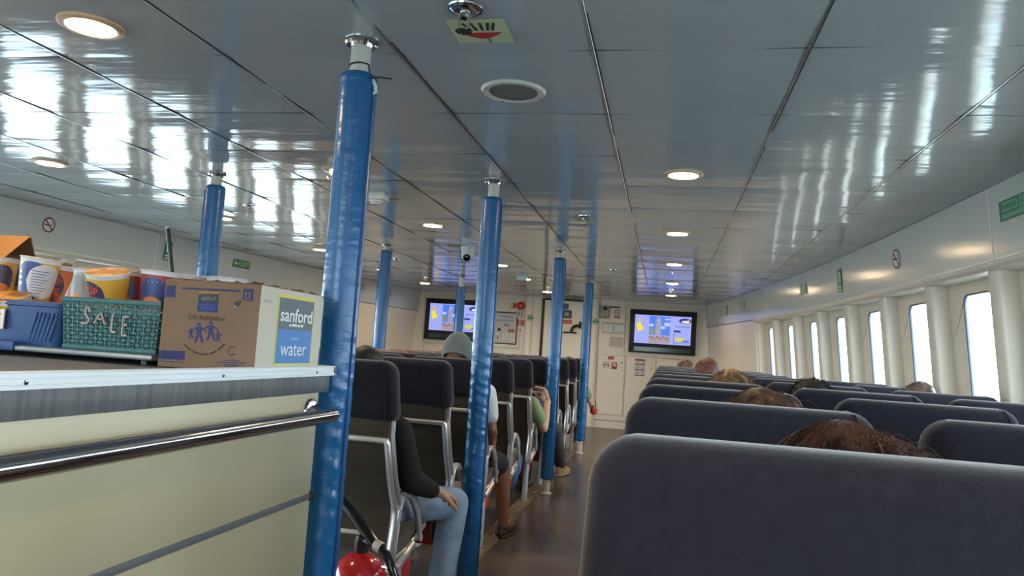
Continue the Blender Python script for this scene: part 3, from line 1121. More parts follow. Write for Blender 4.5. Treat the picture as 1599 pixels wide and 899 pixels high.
def tv(x0, x1, z0, z1, label):
    c = Vector(((x0 + x1) / 2, YF, (z0 + z1) / 2))
    t = thing('television', label, 'television', (c.x, YF, c.z))
    w_, h_ = x1 - x0, z1 - z0
    b = MB(); b.box((-w_ / 2, -.075, -h_ / 2), (w_ / 2, -.002, h_ / 2), .008, 2); b.build('casing', M_BLACK, t)
    M = frame((0, -.0755, .035), (1, 0, 0), (0, 0, 1), (0, -1, 0))
    sw, sh_ = w_ * .845, h_ * .655
    E = lambda nm, c_, s=1.0: emit_mat('screen_' + nm, c_, s)
    sc_ = Sheet(M, .001)
    sc_.rect('screen', E('lilac', (.36, .42, .95), .95), 0, 0, sw, sh_)
    P = Sheet(M, .0022)

    def R(part, m_, x, y, a, c2, z=None):          # fractions of the screen, from its upper left
        P.rect(part, m_, -sw / 2 + sw * (x + a / 2), sh_ / 2 - sh_ * (y + c2 / 2), sw * a, sh_ * c2, z)
    R('picture', E('sky', (.06, .20, .85)), .26, .03, .37, .66)
    sky_w = E('cloud', (.50, .60, 1.0))
    for (x, y, rx, ry) in ((.58, .3, .06, .07), (.50, .42, .05, .05), (.30, .35, .04, .05), (.58, .12, .05, .03)):
        P.disc('picture', sky_w, -sw / 2 + sw * x, sh_ / 2 - sh_ * y, sw * rx, z=.003, ry=sh_ * ry)
    P.poly('tower', E('tower', (.50, .48, .62), .8), [(-sw / 2 + sw * x, sh_ / 2 - sh_ * y) for x, y in ((.375, .72), (.375, .22), (.40, .10), (.425, .06), (.455, .12), (.465, .22), (.465, .72))], z=.0036)
    for i in range(3):
        R('tower', E('tower_dark', (.22, .24, .42), .8), .385 + .026 * i, .2, .008, .5, .0042)
    P.disc('dome', E('dome', (.30, .32, .22), .8), -sw / 2 + sw * .31, sh_ / 2 - sh_ * .56, sw * .05, z=.004, ry=sh_ * .12)
    R('ground', E('ground', (.50, .36, .40), .8), .26, .72, .37, .25, .0046)
    for i in range(9):
        R('ground', E('crowd', (.20, .12, .16), .8), .27 + .04 * i, .72 + .03 * (i % 3), .02, .08, .0052)
    P.text('red_words', E('redtext', (.8, .03, .15), .9), 'Sentosa' if False else '~~~~~', -sw / 2 + sw * .56, sh_ / 2 - sh_ * .69, sh_ * .09, z=.0052)
    P.poly('yellow_map', E('yellow', (.95, .75, .03)), [(-sw / 2 + sw * x, sh_ / 2 - sh_ * y) for x, y in ((.03, .30), (.10, .24), (.115, .36), (.165, .48), (.13, .56), (.09, .55), (.06, .60), (.045, .48))], z=.003)
    P.poly('orange_map', E('orange', (.9, .42, .35), .9), [(-sw / 2 + sw * x, sh_ / 2 - sh_ * y) for x, y in ((.06, .10), (.12, .12), (.115, .25), (.08, .23), (.05, .16))], z=.003)
    P.disc('logo', E('navy', (.01, .01, .30), .7), -sw / 2 + sw * .89, sh_ / 2 - sh_ * .15, sw * .11, z=.003, ry=sh_ * .09)
    P.disc('logo_swoosh', E('swoosh', (.75, .80, 1.0), 1), -sw / 2 + sw * .90, sh_ / 2 - sh_ * .18, sw * .07, z=.0036, ry=sh_ * .045)
    P.disc('logo_swoosh', E('yellow', (.95, .75, .03)), -sw / 2 + sw * .945, sh_ / 2 - sh_ * .15, sw * .022, z=.0042, ry=sh_ * .04)
    for i in range(10):
        R('caption', E('navy', (.01, .01, .30), .7), .72 + .027 * i, .34, .014, .035, .003)
    R('badge', E('navy', (.01, .01, .30), .7), .70, .49, .12, .07, .003)
    R('frame_line', E('ink', (.03, .03, .12), .5), .70, .58, .008, .36, .003); R('frame_line', E('ink', (.03, .03, .12), .5), .70, .93, .27, .012, .003)
    P.disc('ferry', E('yellow2', (.75, .70, .08), .9), -sw / 2 + sw * .80, sh_ / 2 - sh_ * .80, sw * .09, z=.0036, ry=sh_ * .07)
    P.disc('ferry', E('ferry_blue', (.12, .2, .7), .8), -sw / 2 + sw * .91, sh_ / 2 - sh_ * .86, sw * .07, z=.0036, ry=sh_ * .035)
    sc_.done(t); P.done(t)
    b = MB(); b.box((-w_ * .42, -.0765, -h_ * .46), (w_ * .42, -.074, -h_ * .36)); b.build('speaker_bar', M_BLACKG, t, False)
    return t


tv(-.565, .460, 1.376, 2.055, 'wide television on the bulkhead by the white lockers, above the bright-side seats')
tv(-3.94, -2.93, 1.376, 2.055, 'television half hidden behind blue poles, above the grey cap')

o_ = front(-2.60, 1.635)
t = sign('safety_poster', 'black-framed safety poster between the far television and the pillar', 'poster', o_, .44, .53, M_BLACK, lambda sh: (
    sh.rect('print', M_PAPER, 0, 0, .40, .49),
    sh.rect('heading', M_GREY, .02, .19, .22, .02, z=sh.z + .001), sh.rect('heading', M_GREY, 0, .12, .30, .02, z=sh.z + .001),
    sh.rect('heading', M_GREY, .04, .05, .10, .045, z=sh.z + .001),
    [sh.disc('figures', mat('orange_print', (.55, .16, .05), .6), x, -.04, .03, z=sh.z + .001) for x in (.10, .15)],
    [sh.disc('figures', M_INK, x, -.03, .028, z=sh.z + .001) for x in (-.08,)],
    [sh.rect('figures', M_SIGNW, x, -.14, .04, .12, z=sh.z + .001) for x in (-.1, 0, .05, .12, .17)],
    sh.rect('figures', M_RED, -.1, -.16, .02, .06, z=sh.z + .002)))
# alarm bell
t = thing('alarm_bell', 'round red fire alarm bell beside the pillar', 'bell', (-2.343, YF, 2.012))
b = MB(); b.lathe([(0, .05), (.045, .047), (.068, .030), (.072, .004), (.05, 0)], 24, (0, 0, 0), (0, -1, 0)); b.build('gong', M_RED, t)
b = MB(); b.lathe([(0, .062), (.014, .060), (.016, .047)], 14, (0, 0, 0), (0, -1, 0)); b.build('boss', M_WHITE, t)
sign('fire_sign', 'small cream and red symbol sign next to the red bell', 'sign', front(-2.47, 2.008), .10, .11, M_PALEG, lambda sh: sh.poly('symbol', M_RED, [(.0, -.045), (.045, -.03), (.045, .03), (.0, .045)]))
t = thing('switch_box', 'grey switch box under the red bell', 'box', (-2.345, YF, 1.876))
b = MB(); b.box((-.06, -.04, -.06), (.06, 0, .06), .006, 1); b.build('casing', M_WHITE, t)
b = MB(); b.box((-.045, -.045, -.04), (.0, -.038, .04), .003, 1); b.box((.02, -.046, -.05), (.05, -.038, .05), .003, 1); b.build('switch', M_GREY, t)
sign('fire_notice', 'red notice plate under the grey switch box', 'sign', front(-2.332, 1.735), .13, .095, M_RED, lambda sh: [sh.rect('lettering', mat('pale_red', (.6, .3, .28), .5), 0, .025 - i * .025, .09, .008) for i in range(3)])
sign('fire_notice', 'small white notice with red figures below the red plate', 'sign', front(-2.335, 1.61), .11, .08, M_SIGNW, lambda sh: [sh.rect('lettering', M_RED, -.03 + i * .022, 0, .012, .05) for i in range(3)])
for x, lab, side_ in ((-2.165, 'green and white fire plan sign on the pillar beside the bell', 0), (-1.105, 'green and white fire plan sign on the pillar by the noticeboard', 0)):
    sign('fire_plan_sign', lab, 'sign', front(x, 1.825, .056), .105, .11, M_SIGNW, lambda sh: (
        sh.rect('band', M_GREEN, 0, 0, .10, .028), sh.text('lettering', M_GREEN, 'FIRE', 0, .034, .04, width=.085, bold=.0012), sh.text('lettering', M_GREEN, 'PLAN', 0, -.034, .04, width=.085, bold=.0012)))
b = MB(); b.box((-.045, -.06, -.045), (.045, -.03, .045), .01, 2)
t = thing('notice_holder', 'blue box mounted high on the forward door', 'holder', (-1.60, YF, 2.04)); b.build('casing', mat('holder_blue', (.03, .10, .28), .4), t)
t = thing('door_window', 'small black-framed peephole panel on the forward door', 'window', (-1.575, YF, 1.915))
b = MB(); b.box((-.075, -.05, -.065), (.075, -.03, .065), .006, 1); b.build('frame', M_BLACK, t)
b = MB(); b.box((-.035, -.054, -.03), (.035, -.048, .03), .003, 1); b.build('glass', M_GREY, t)
sign('door_notice', 'red notice strip on the forward door', 'sign', front(-1.585, 1.795, .031), .19, .065, M_RED, lambda sh: [sh.rect('lettering', mat('pale_red', (.6, .3, .28), .5), -.05 + .05 * i, 0, .035, .018) for i in range(3)])
t = thing('intercom', 'grey intercom unit with black handset beside the noticeboard', 'intercom', (-.965, YF, 1.985))
b = MB(); b.box((-.085, -.05, -.10), (.06, 0, .10), .006, 1); b.build('casing', mat('intercom_grey', (.40, .40, .37), .45), t)
b = MB(); b.box((-.085, -.056, -.10), (-.05, -.048, .10), .003, 1); b.build('side_plate', M_GREY, t)
b = MB(); b.lathe([(0, .03), (.028, .026), (.032, 0)], 16, (0, -.048, .055), (0, -1, 0)); b.box((.07, -.03, .075), (.24, -.004, .095), .004, 1); b.build('microphone', M_BLACK, t)
b = MB(); b.box((-.02, -.054, -.095), (.03, -.049, -.075)); b.build('label_plate', M_GREEN, t, False)


def nosmoke2(sh):
    M2 = sh.M.copy()
    sh.M = M2 @ Matrix.Translation((0, .022, 0)); no_smoking(sh, .048)
    sh.M = M2
    sh.rect('red_band', M_MAROON, 0, -.052, .095, .024)


sign('no_smoking_sign', 'no smoking sign with red band beside the television on the bulkhead', 'sign', front(-.775, 1.965), .115, .15, M_SIGNW, nosmoke2)
sign('notice_sheet', 'wide pale printed notice on the bulkhead under the no smoking sign', 'notice', front(-.82, 1.735), .37, .18, mat('pale_paper', (.55, .56, .58), .7), lambda sh: (
    sh.rect('rule', M_GREY, 0, .078, .36, .008), sh.rect('rule', M_GREY, -.01, 0, .004, .16), [sh.rect(('print', 'print_column')[i], M_SIGNW, -.09 + .18 * i, .0, .15, .12) for i in range(2)]))
sign('notice_sheet', 'small typed notice below the wide pale one', 'notice', front(-.755, 1.515), .24, .17, mat('cream_paper', (.62, .58, .52), .7), lambda sh: [sh.rect('print', M_GREY, -.01 if i else .0, .06 - i * .024, .20 - .03 * (i == 0), .007) for i in range(5)])
sign('locker_label', 'small red plate near the top of the white locker', 'sign', front(-.833, 1.262, .018), .095, .05, M_RED, lambda sh: sh.rect('lettering', mat('pale_red', (.6, .3, .28), .5), 0, 0, .06, .012))
sign('fire_sign', 'red and green fire equipment sticker on the white locker', 'sign', front(-.775, 1.142, .018), .085, .105, M_RED, lambda sh: (
    sh.rect('band', M_GREEN, 0, -.042, .08, .018), sh.rect('symbol', M_SIGNW, 0, .012, .045, .05), sh.rect('symbol', M_RED, 0, .005, .012, .035, z=sh.z + .001)))
sign('direction_sign', 'pale sticker with red and green arrowheads on the white locker', 'sign', front(-.905, 1.145, .018), .10, .11, mat('sticker_cream', (.62, .60, .48), .6), lambda sh: (
    sh.poly('arrow', M_MAROON, [(-.045, -.022), (-.015, -.002), (-.045, .022)]), sh.poly('arrow', M_GREEN, [(.045, -.022), (.015, -.002), (.045, .022)]),
    sh.rect('arrow', M_GREEN, 0, -.002, .04, .006), sh.disc('arrow', M_SGN2, -.005, .042, .010)))
sign('notice_sheet', 'red-printed rules poster with small pictures on the locker door', 'poster', front(-.375, 1.145, .018), .17, .265, M_PAPER, lambda sh: (
    sh.rect('heading', M_MAROON, 0, .115, .16, .022), [(sh.rect('print', M_MAROON, -.04 + .08 * (i % 2), .045 - .085 * (i // 2), .07, .016), sh.rect('figures', M_GREY, -.03 + .08 * (i % 2), .078 - .085 * (i // 2), .025, .035)) for i in range(6)]))
sign('name_plate', 'pale beige plate under the television', 'sign', front(.10, 1.295), .26, .045, mat('beige_plate', (.48, .42, .32), .5), lambda sh: [sh.rect('lettering', M_GREY, -.10 + .05 * i, 0, .035, .012) for i in range(5)])
# ------------------------------------------------------------------ snack counter
KX, KY0, KY1, KTOP = -.895, -2.2, 2.02, EYE - .077
ct = thing('snack_counter', 'cream snack counter with aluminium edge and grey wood band, nearest the camera', 'counter', (-1.3, 0, 0))
off = Vector((1.3, 0, 0))


def cbox(lo, hi, bev=0):
    b = MB(); b.box(Vector(lo) + off, Vector(hi) + off, bev, 2)
    return b


Z_J = EYE - .425
cbox((-1.70, KY0, Z_J + .006), (-.914, 1.965, KTOP - .055), .004).build('upper_panel', M_LAM, ct)
cbox((-1.70, KY0, -.02), (-.914, 1.965, Z_J - .006), .004).build('lower_panel', M_LAM, ct)
b = cbox((-1.69, KY0 + .01, Z_J - .008), (-.911, 1.968, Z_J + .008), .002); b.build('joint_strip', mat('strip_metal', (.20, .22, .25), .4, .4), ct)
b = cbox((-.93, 1.955, Z_J - .013), (-.905, 1.975, Z_J + .013), .003); b.build('strip_end', M_BLACK, ct)
cbox((-1.95, KY0, KTOP - .072), (KX - .012, KY1 - .01, KTOP - .026), .002).build('wood_band', M_WOOD, ct)
cbox((-1.95, KY0, KTOP - .027), (KX - .014, KY1 - .012, KTOP - .018), 0).build('worktop', M_WOOD, ct)
M_EDGE = mat('white_aluminium_edge', (.74, .80, .84), .35)
b = MB()
prof = [(-.016, -.020), (-.016, 0), (-.003, 0), (0, -.003), (0, -.0085), (-.0015, -.0095), (-.0015, -.0105), (0, -.0115), (0, -.019), (-.0015, -.020), (-.0015, -.021), (0, -.022), (0, -.026), (-.016, -.026)]
A = [[b.bm.verts.new(Vector((KX + x, y, KTOP + z)) + off) for x, z in prof] for y in (KY0, KY1)]
k = len(prof)
for i in range(k):
    b.bm.faces.new((A[0][i], A[0][(i + 1) % k], A[1][(i + 1) % k], A[1][i]))
b.bm.faces.new(A[0]); b.bm.faces.new(list(reversed(A[1])))
b.box(Vector((-1.95, KY1 - .014, KTOP - .026)) + off, Vector((KX, KY1, KTOP)) + off, .001, 1)
eo = b.build('edge_trim', M_EDGE, ct, angle=20)
b = MB()
for yy in (-.1, .30, .955, 1.46, 1.90):
    b.lathe([(0, .0016), (.0035, .0012), (.0042, 0)], 10, Vector((KX, yy, KTOP - .0155)) + off, (1, 0, 0))
b.build('screw', M_STEEL, eo)
# rail on the counter front
rl = thing('hand_rail', 'polished steel hand rail along the front of the cream counter', 'hand rail', (-.866, 1.2, EYE - .205))
rx, rz = 0, 0
b = MB(); b.tube([(0, -3.0, .0), (0, .70, .0), (0, .755, .0)], .0195, 20); b.build('tube', M_STEEL, rl)
b = MB(); b.lathe([(.0195, 0), (.018, .004), (0, .005)], 20, (0, .755, 0), (0, 1, 0)); b.build('end_cap', M_CHROME, rl)
for yy in (.715, -1.4):
    b = MB()
    b.lathe([(.0, .012), (.020, .012), (.033, .008), (.036, .001), (.036, -.001)], 24, (-.047, yy, .008), (1, 0, 0))
    b.build('wall_plate', M_CHROME, rl)
    b = MB(); b.tube([(-.045, yy, .008), (-.02, yy, .010), (-.004, yy, .004)], .010, 12)
    b.build('bracket', M_CHROME, rl)

WT = KTOP - .018                                       # work top surface
# water carton
BX0, BX1, BY0, BY1 = -1.152, -.906, 1.60, 1.925
BH = .206
M_CARD = mat('brown_cardboard', (.18, .105, .062), .75, var=(7, .08))
M_CARDW = mat('white_coated_card', (.52, .47, .38), .5)
M_PRINT = mat('blue_print', (.012, .026, .13), .7)
M_PRB = mat('brown_print', (.05, .020, .008), .8)
wc = thing('water_carton', 'brown and white drinking water carton at the counter end, torn open on top', 'carton', (BX0, BY0, WT))
L, W_, = BX1 - BX0, BY1 - BY0
T = .004
b = MB()
b.box((0, 0, 0), (L - .001, T, BH), .0015, 1); b.box((0, W_ - T, 0), (L - .001, W_, BH), .0015, 1); b.box((0, T, 0), (T, W_ - T, BH - .004), .0015, 1); b.box((0, 0, 0), (L - .001, W_, T))
b.build('box_body', M_CARD, wc)
b = MB(); b.box((L - T, .0012, .0005), (L, W_ - .0012, BH - .001), .0015, 1); b.build('coated_side', M_CARDW, wc)
b = MB()                                                # torn upper edges and folded flaps
rq = random.Random(5)
for (p0, p1, w0) in (((0, .003, BH), (L, .003, BH), .012), ((L - .003, 0, BH), (L - .003, W_, BH), .010)):
    p0, p1 = Vector(p0), Vector(p1)
    inward = Vector((0, 1, 0)) if p0.y == p1.y else Vector((-1, 0, 0))
    N = 18
    lo, hi = [], []
    for i in range(N + 1):
        p = p0.lerp(p1, i / N)
        lo.append(b.bm.verts.new(p + Vector((0, 0, -.003))))
        hi.append(b.bm.verts.new(p + inward * rq.uniform(.004, .03) + Vector((0, 0, rq.uniform(.000, .007)))))
    for i in range(N):
        b.bm.faces.new((lo[i], lo[i + 1], hi[i + 1], hi[i]))
b.prism([(L - .11, T, BH - .002), (L - .004, T, BH - .002), (L - .02, .11, BH + .003), (L - .12, .09, BH + .006)], (0, 0, .002))
b.prism([(L - .006, W_ * .55, BH - .001), (L - .002, W_ - .004, BH - .004), (L + .016, W_ + .03, BH - .008), (L - .03, W_ + .012, BH - .003)], (0, 0, .0018))
b.build('torn_flap', mat('torn_card', (.14, .075, .04), .85), wc, False)
o = Vector((BX0, BY0, WT))
fs = Sheet(frame((0, -.0004, 0), (1, 0, 0), (0, 0, 1), (0, -1, 0)), .0)


def FP(u, v):
    q = aty(u, v, BY0); return (q.x - BX0) / 1.0, q.z - WT


def quad(sh, part, m_, uv, P, z=None):
    sh.poly(part, m_, [P(*t) for t in uv], z)


def C5(x, y):                                            # crop pixel to photo pixel, carton views
    return 240 + x / 9.406, 430 + y / 9.411


def fq(part, m_, pts, z=None):
    quad(fs, part, m_, [C5(*p) for p in pts], FP, z)


fq('print', M_PRINT, [(190, 175), (325, 175), (310, 320), (175, 315)])
fq('print', mat('blue_print_dark', (.012, .02, .07), .6), [(192, 148), (327, 150), (324, 176), (190, 175)])
fq('arrow_panel', M_PRINT, [(1320, 195), (1470, 200), (1455, 375), (1310, 365)])
for x0 in (1345, 1400):
    fq('arrows', M_CARD, [(x0 + 4, 240), (x0 + 34, 242), (x0 + 30, 320), (x0, 318)], .001)
fq('arrows', M_CARD, [(1335, 332), (1430, 336), (1428, 352), (1333, 348)], .001)
fq('label', mat('label_yellow_brown', (.30, .17, .03), .6), [(668, 238), (960, 245), (958, 270), (665, 265)])
fq('label', mat('label_black', (.02, .022, .035), .6), [(665, 266), (958, 270), (948, 400), (652, 392)])
fq('label', M_PRINT, [(652, 393), (948, 400), (935, 545), (640, 528)])
xs = [C5(690, 335), C5(930, 350)]
a, c_ = FP(*xs[0]), FP(*xs[1])
fs.text('lettering', mat('label_grey', (.20, .20, .17), .6), 'sanford', (a[0] + c_[0]) / 2, (a[1] + c_[1]) / 2 + .001, .015, z=.001, width=.034)
for i in range(3):
    fq('lettering', mat('blue_print_pale', (.05, .09, .30), .6), [(690, 425 + 32 * i), (905, 432 + 32 * i), (904, 440 + 32 * i), (690, 433 + 32 * i)], .001)
x = 415
for wd in (70, 200, 55, 165, 290):                        # small heading, too blurred to read
    fq('heading', M_PRINT, [(x, 172 + (x - 415) * .05), (x + wd, 172 + (x + wd - 415) * .05), (x + wd, 200 + (x + wd - 415) * .05), (x, 200 + (x - 415) * .05)])
    x += wd + 18
a, c_ = FP(*C5(510, 610)), FP(*C5(1040, 635))
fs.text('slogan', M_PRB, 'Life Refreshed', (a[0] + c_[0]) / 2, (a[1] + c_[1]) / 2, .017, shear=.3, width=(c_[0] - a[0]))


def C6(x, y):
    return 240 + x / 9.406, 490 + y / 9.411


def fam(cx_, cy_, h):
    """a little blue figure, arms held out"""
    k = h / 100
    def Q(x, y): return FP(*C6(cx_ + x * k, cy_ + y * k))
    def PL(pts): fs.poly('family_print', M_PRINT, [Q(*p) for p in pts])
    PL([(9 * math.cos(t * .524), -42 + 9 * math.sin(t * .524)) for t in range(12)])
    PL([(-13, -30), (13, -30), (11, 8), (24, 50), (14, 50), (0, 12), (-14, 50), (-24, 50), (-11, 8)])
    PL([(-10, -30), (-12, -20), (-38, -8), (-40, -14)])
    PL([(10, -30), (12, -20), (38, -4), (40, -10)])


fam(545, 285, 150); fam(665, 275, 290); fam(840, 250, 280); fam(945, 325, 155)
arc = []
for i in range(25):
    t = i / 24
    arc.append((450 + 590 * t, 410 + 185 * math.sin(PI * (.04 + .92 * t)) ** .8))
for i in range(24):
    if i % 5 == 4: continue
    (x0, y0), (x1, y1) = arc[i], arc[i + 1]
    q0, q1 = FP(*C6(x0, y0)), FP(*C6(x1, y1))
    fs.line('smile_print', M_PRB, *q0, *q1, .0034)
i = 0
xx = 80
while xx < 465:
    wd = rq.choice((8, 12, 18, 26))
    fs.poly('barcode', M_PRINT, [FP(*C6(p, q)) for p, q in ((xx, 530 + (xx - 80) * .05), (xx + wd, 530 + (xx + wd - 80) * .05), (xx + wd - 8, 660 + (xx - 80) * .05), (xx - 8, 658 + (xx - 80) * .05))])
    xx += wd + rq.choice((3, 5, 8))
fs.poly('barcode', M_PRINT, [FP(*C6(p, q)) for p, q in ((80, 685), (450, 705), (448, 718), (78, 698))])
for (x0, x1, yy) in ((1015, 1260, 672), (925, 1350, 702), (1030, 1250, 735), (1055, 1220, 770)):
    fs.poly('address_print', M_PRINT, [FP(*C6(p, q)) for p, q in ((x0, yy), (x1, yy + 10), (x1, yy + 24), (x0, yy + 14))])
q0 = FP(*C6(1155, 545))
fs.ring('round_mark', M_PRB, q0[0], q0[1], .0105, .0022, a0=.9, a1=5.2)
fs.line('round_mark', M_PRINT, q0[0] + .0, q0[1] - .006, q0[0] + .009, q0[1] - .0062, .002)
q0 = FP(*C5(1230, 415))
fs.poly('punched_hole', M_INK, [(q0[0] - .0075, q0[1] + .002), (q0[0] - .002, q0[1] + .0065), (q0[0] + .0085, q0[1] + .0075), (q0[0] + .006, q0[1] - .002), (q0[0] + .001, q0[1] - .0065), (q0[0] - .006, q0[1] - .004)])
fs.poly('punched_hole', mat('torn_white', (.45, .40, .34), .8), [(q0[0] - .007, q0[1] - .005), (q0[0] - .002, q0[1] - .006), (q0[0] - .004, q0[1] - .010)])
fs.done(wc)
ss = Sheet(frame((L + .0002, 0, 0), (0, 1, 0), (0, 0, 1), (1, 0, 0)), .0)


def SP(u, v):
    q = atx(u, v, BX1); return q.y - BY0, q.z - WT


def C7(x, y):                                            # crop of carton side, photo pixel
    return 230 + x / 5.158, 420 + y / 5.159


yA, yB = SP(*C7(1062, 300))[0], SP(*C7(1340, 300))[0]
zt, zm, zb_ = .188, .108, .026
ss.rect('label_border', mat('label_yellow', (.62, .55, .08), .5), (yA + yB) / 2, (zt + zb_) / 2, yB - yA + .012, zt - zb_ + .010)
ss.rect('label', mat('label_slate', (.085, .11, .14), .5), (yA + yB) / 2, (zt - .004 + zm) / 2, yB - yA, zt - .004 - zm, z=.0008)
ss.rect('label', mat('label_blue', (.04, .19, .52), .5), (yA + yB) / 2, (zm + zb_) / 2, yB - yA, zm - zb_, z=.0008)
ss.text('lettering', M_SIGNW, 'sanford', (yA + yB) / 2, .142, .046, z=.0016, width=(yB - yA) * .92, bold=.0008)
for i, (f0, f1) in enumerate(((.30, .36), (.38, .52), (.54, .60), (.63, .70))):
    ss.rect('lettering', M_SIGNW, yA + (yB - yA) * (f0 + f1) / 2, .119 + .001 * (i % 2), (yB - yA) * (f1 - f0), .006, z=.0016)
ss.rect('lettering', mat('label_blue_pale', (.12, .32, .66), .5), yA + (yB - yA) * .47, .087, (yB - yA) * .25, .006, z=.0016)
ss.text('lower_lettering', M_SIGNW, 'water', (yA + yB) / 2 - .004, .060, .050, z=.0016, width=(yB - yA) * .74)
ss.rect('small_print', M_GREY, .035, .170, .034, .006)
ss.done(wc)

# tray under the baskets
tr_ = thing('metal_tray', 'low grey metal tray under the teal and blue baskets', 'tray', (-1.55, 1.90, WT))
b = MB(); b.box((-.45, -.27, .012), (.36, .22, .026), .006, 2); b.build('top', mat('tray_grey', (.30, .33, .36), .4, .6), tr_)
b = MB()
for x_ in (-.40, .31):
    for y_ in (-.22, .17):
        b.lathe([(0, 0), (.012, 0), (.012, .013), (0, .013)], 12, (x_, y_, 0))
b.build('foot', M_BLACK, tr_)
TZ = WT + .026


M_TEAL = mat('teal_plastic', (.030, .135, .135), .45)
# teal perforated basket
TW, TD, TH = .262, .20, .128
tq0, tq1 = aty(92, 545, 1.665), aty(246, 551, 1.665)
tb = thing('plastic_basket', 'teal perforated basket with SALE written on it, full of noodle cups', 'basket', ((tq0.x + tq1.x) / 2 - .004, 1.665, TZ))
W2 = (tq1.x - tq0.x) / 2
TH = aty(92, 462, 1.665).z - TZ
b = MB()
NXC, NZC = 16, 10
cw, ch = 2 * W2 / NXC, (TH - .022) / NZC


def tri_panel(b, P, w_, h_, nx, nz, inset=.22):
    """panel of square cells, each with a pair of triangular openings; P(s, t) -> point"""
    for i in range(nx):
        for j in range(nz):
            s0, s1, t0, t1 = i / nx, (i + 1) / nx, j / nz, (j + 1) / nz
            if (i + j) % 2: tri = (((s0, t0), (s1, t0), (s1, t1)), ((s0, t0), (s1, t1), (s0, t1)))
            else: tri = (((s0, t0), (s1, t0), (s0, t1)), ((s1, t0), (s1, t1), (s0, t1)))
            for T3 in tri:
                gx, gy = sum(p[0] for p in T3) / 3, sum(p[1] for p in T3) / 3
                inn = [(gx + (p[0] - gx) * .62, gy + (p[1] - gy) * .62) for p in T3]
                for a_ in range(3):
                    c2 = (a_ + 1) % 3
                    b.face([P(*T3[a_]), P(*T3[c2]), P(*inn[c2]), P(*inn[a_])])


def side_pts(p00, p10, p01, p11):
    p00, p10, p01, p11 = map(Vector, (p00, p10, p01, p11))
    return lambda s, t: p00.lerp(p10, s).lerp(p01.lerp(p11, s), t)


tp = .008
zl, zh = .010, TH - .012
tri_panel(b, side_pts((-W2 + tp, tp, zl), (W2 - tp, tp, zl), (-W2, 0, zh), (W2, 0, zh)), 1, 1, 20, 11)
tri_panel(b, side_pts((W2 - tp, tp, zl), (W2 - tp, TD - tp, zl), (W2, 0, zh), (W2, TD, zh)), 1, 1, 15, 11)
tri_panel(b, side_pts((-W2 + tp, TD - tp, zl), (-W2 + tp, tp, zl), (-W2, TD, zh), (-W2, 0, zh)), 1, 1, 15, 11)
tri_panel(b, side_pts((W2 - tp, TD - tp, zl), (-W2 + tp, TD - tp, zl), (W2, TD, zh), (-W2, TD, zh)), 1, 1, 20, 11)
bmesh.ops.remove_doubles(b.bm, verts=b.bm.verts[:], dist=.0004)
bmesh.ops.solidify(b.bm, geom=b.bm.faces[:], thickness=.0022)
b.build('perforated_wall', M_TEAL, tb, False)
b = MB(); b.box((-W2 + tp, tp, 0), (W2 - tp, TD - tp, .006), .002, 1)
b.build('base', M_TEAL, tb)
b = MB()
b.tube([(-W2 - .001, -.001, TH - .006), (W2 + .001, -.001, TH - .006), (W2 + .001, TD + .001, TH - .006), (-W2 - .001, TD + .001, TH - .006)], [(.004, .0065)] * 4, 8, closed=True)
b.tube([(-W2 + tp, tp, .006), (W2 - tp, tp, .006), (W2 - tp, TD - tp, .006), (-W2 + tp, TD - tp, .006)], [(.003, .006)] * 4, 8, closed=True)
b.build('rim', M_TEAL, tb)
Mw = frame((0, -.0032, 0), (1, 0, 0), (0, 0, 1), (0, -1, 0))
sw_ = Sheet(Mw, .0022)
M_CHALK = mat('pink_marker', (.42, .30, .28), .7)


def strokes(part, ox, oz, pts, k=1.0):
    for (p, q) in zip(pts, pts[1:]):
        sw_.line(part, M_CHALK, ox + p[0] * k, oz + p[1] * k, ox + q[0] * k, oz + q[1] * k, .0042)


strokes('lettering', -.068, .072, [(.016, .022), (.008, .034), (.0, .024), (.004, .014), (.016, .002), (.008, -.008), (-.008, -.006)])
strokes('lettering', -.030, .070, [(-.008, -.004), (.0, .012), (.010, .024), (.018, .004), (.022, -.004)]); strokes('lettering', -.030, .070, [(-.002, .008), (.018, .008)])
strokes('lettering', .012, .060, [(.0, .034), (.0, -.012), (.012, -.012)])
strokes('lettering', .042, .056, [(.016, .032), (.0, .030), (.0, -.014), (.014, -.014)]); strokes('lettering', .042, .056, [(.0, .010), (.013, .012)])
sw_.done(tb)

# blue basket
M_BSK = mat('blue_basket_plastic', (.018, .065, .20), .4)
bq0, bq1 = aty(-70, 540, 1.66), aty(88, 541, 1.66)
bb_ = thing('plastic_basket', 'blue solid basket at the frame edge, full of noodle cups', 'basket', ((bq0.x + bq1.x) / 2, 1.66, TZ))
BW = (bq1.x - bq0.x) / 2
BHH = aty(60, 470, 1.66).z - TZ
b = MB()


def rring(w_, d_, z, y0, r=.03, n=5):
    out = []
    for (cx_, cy_, a0) in ((w_ - r, y0 + d_ - r, 0), (-w_ + r, y0 + d_ - r, PI / 2), (-w_ + r, y0 + r, PI), (w_ - r, y0 + r, 1.5 * PI)):
        for i in range(n + 1):
            a = a0 + PI / 2 * i / n
            out.append((cx_ + r * math.cos(a), cy_ + r * math.sin(a), z))
    return out


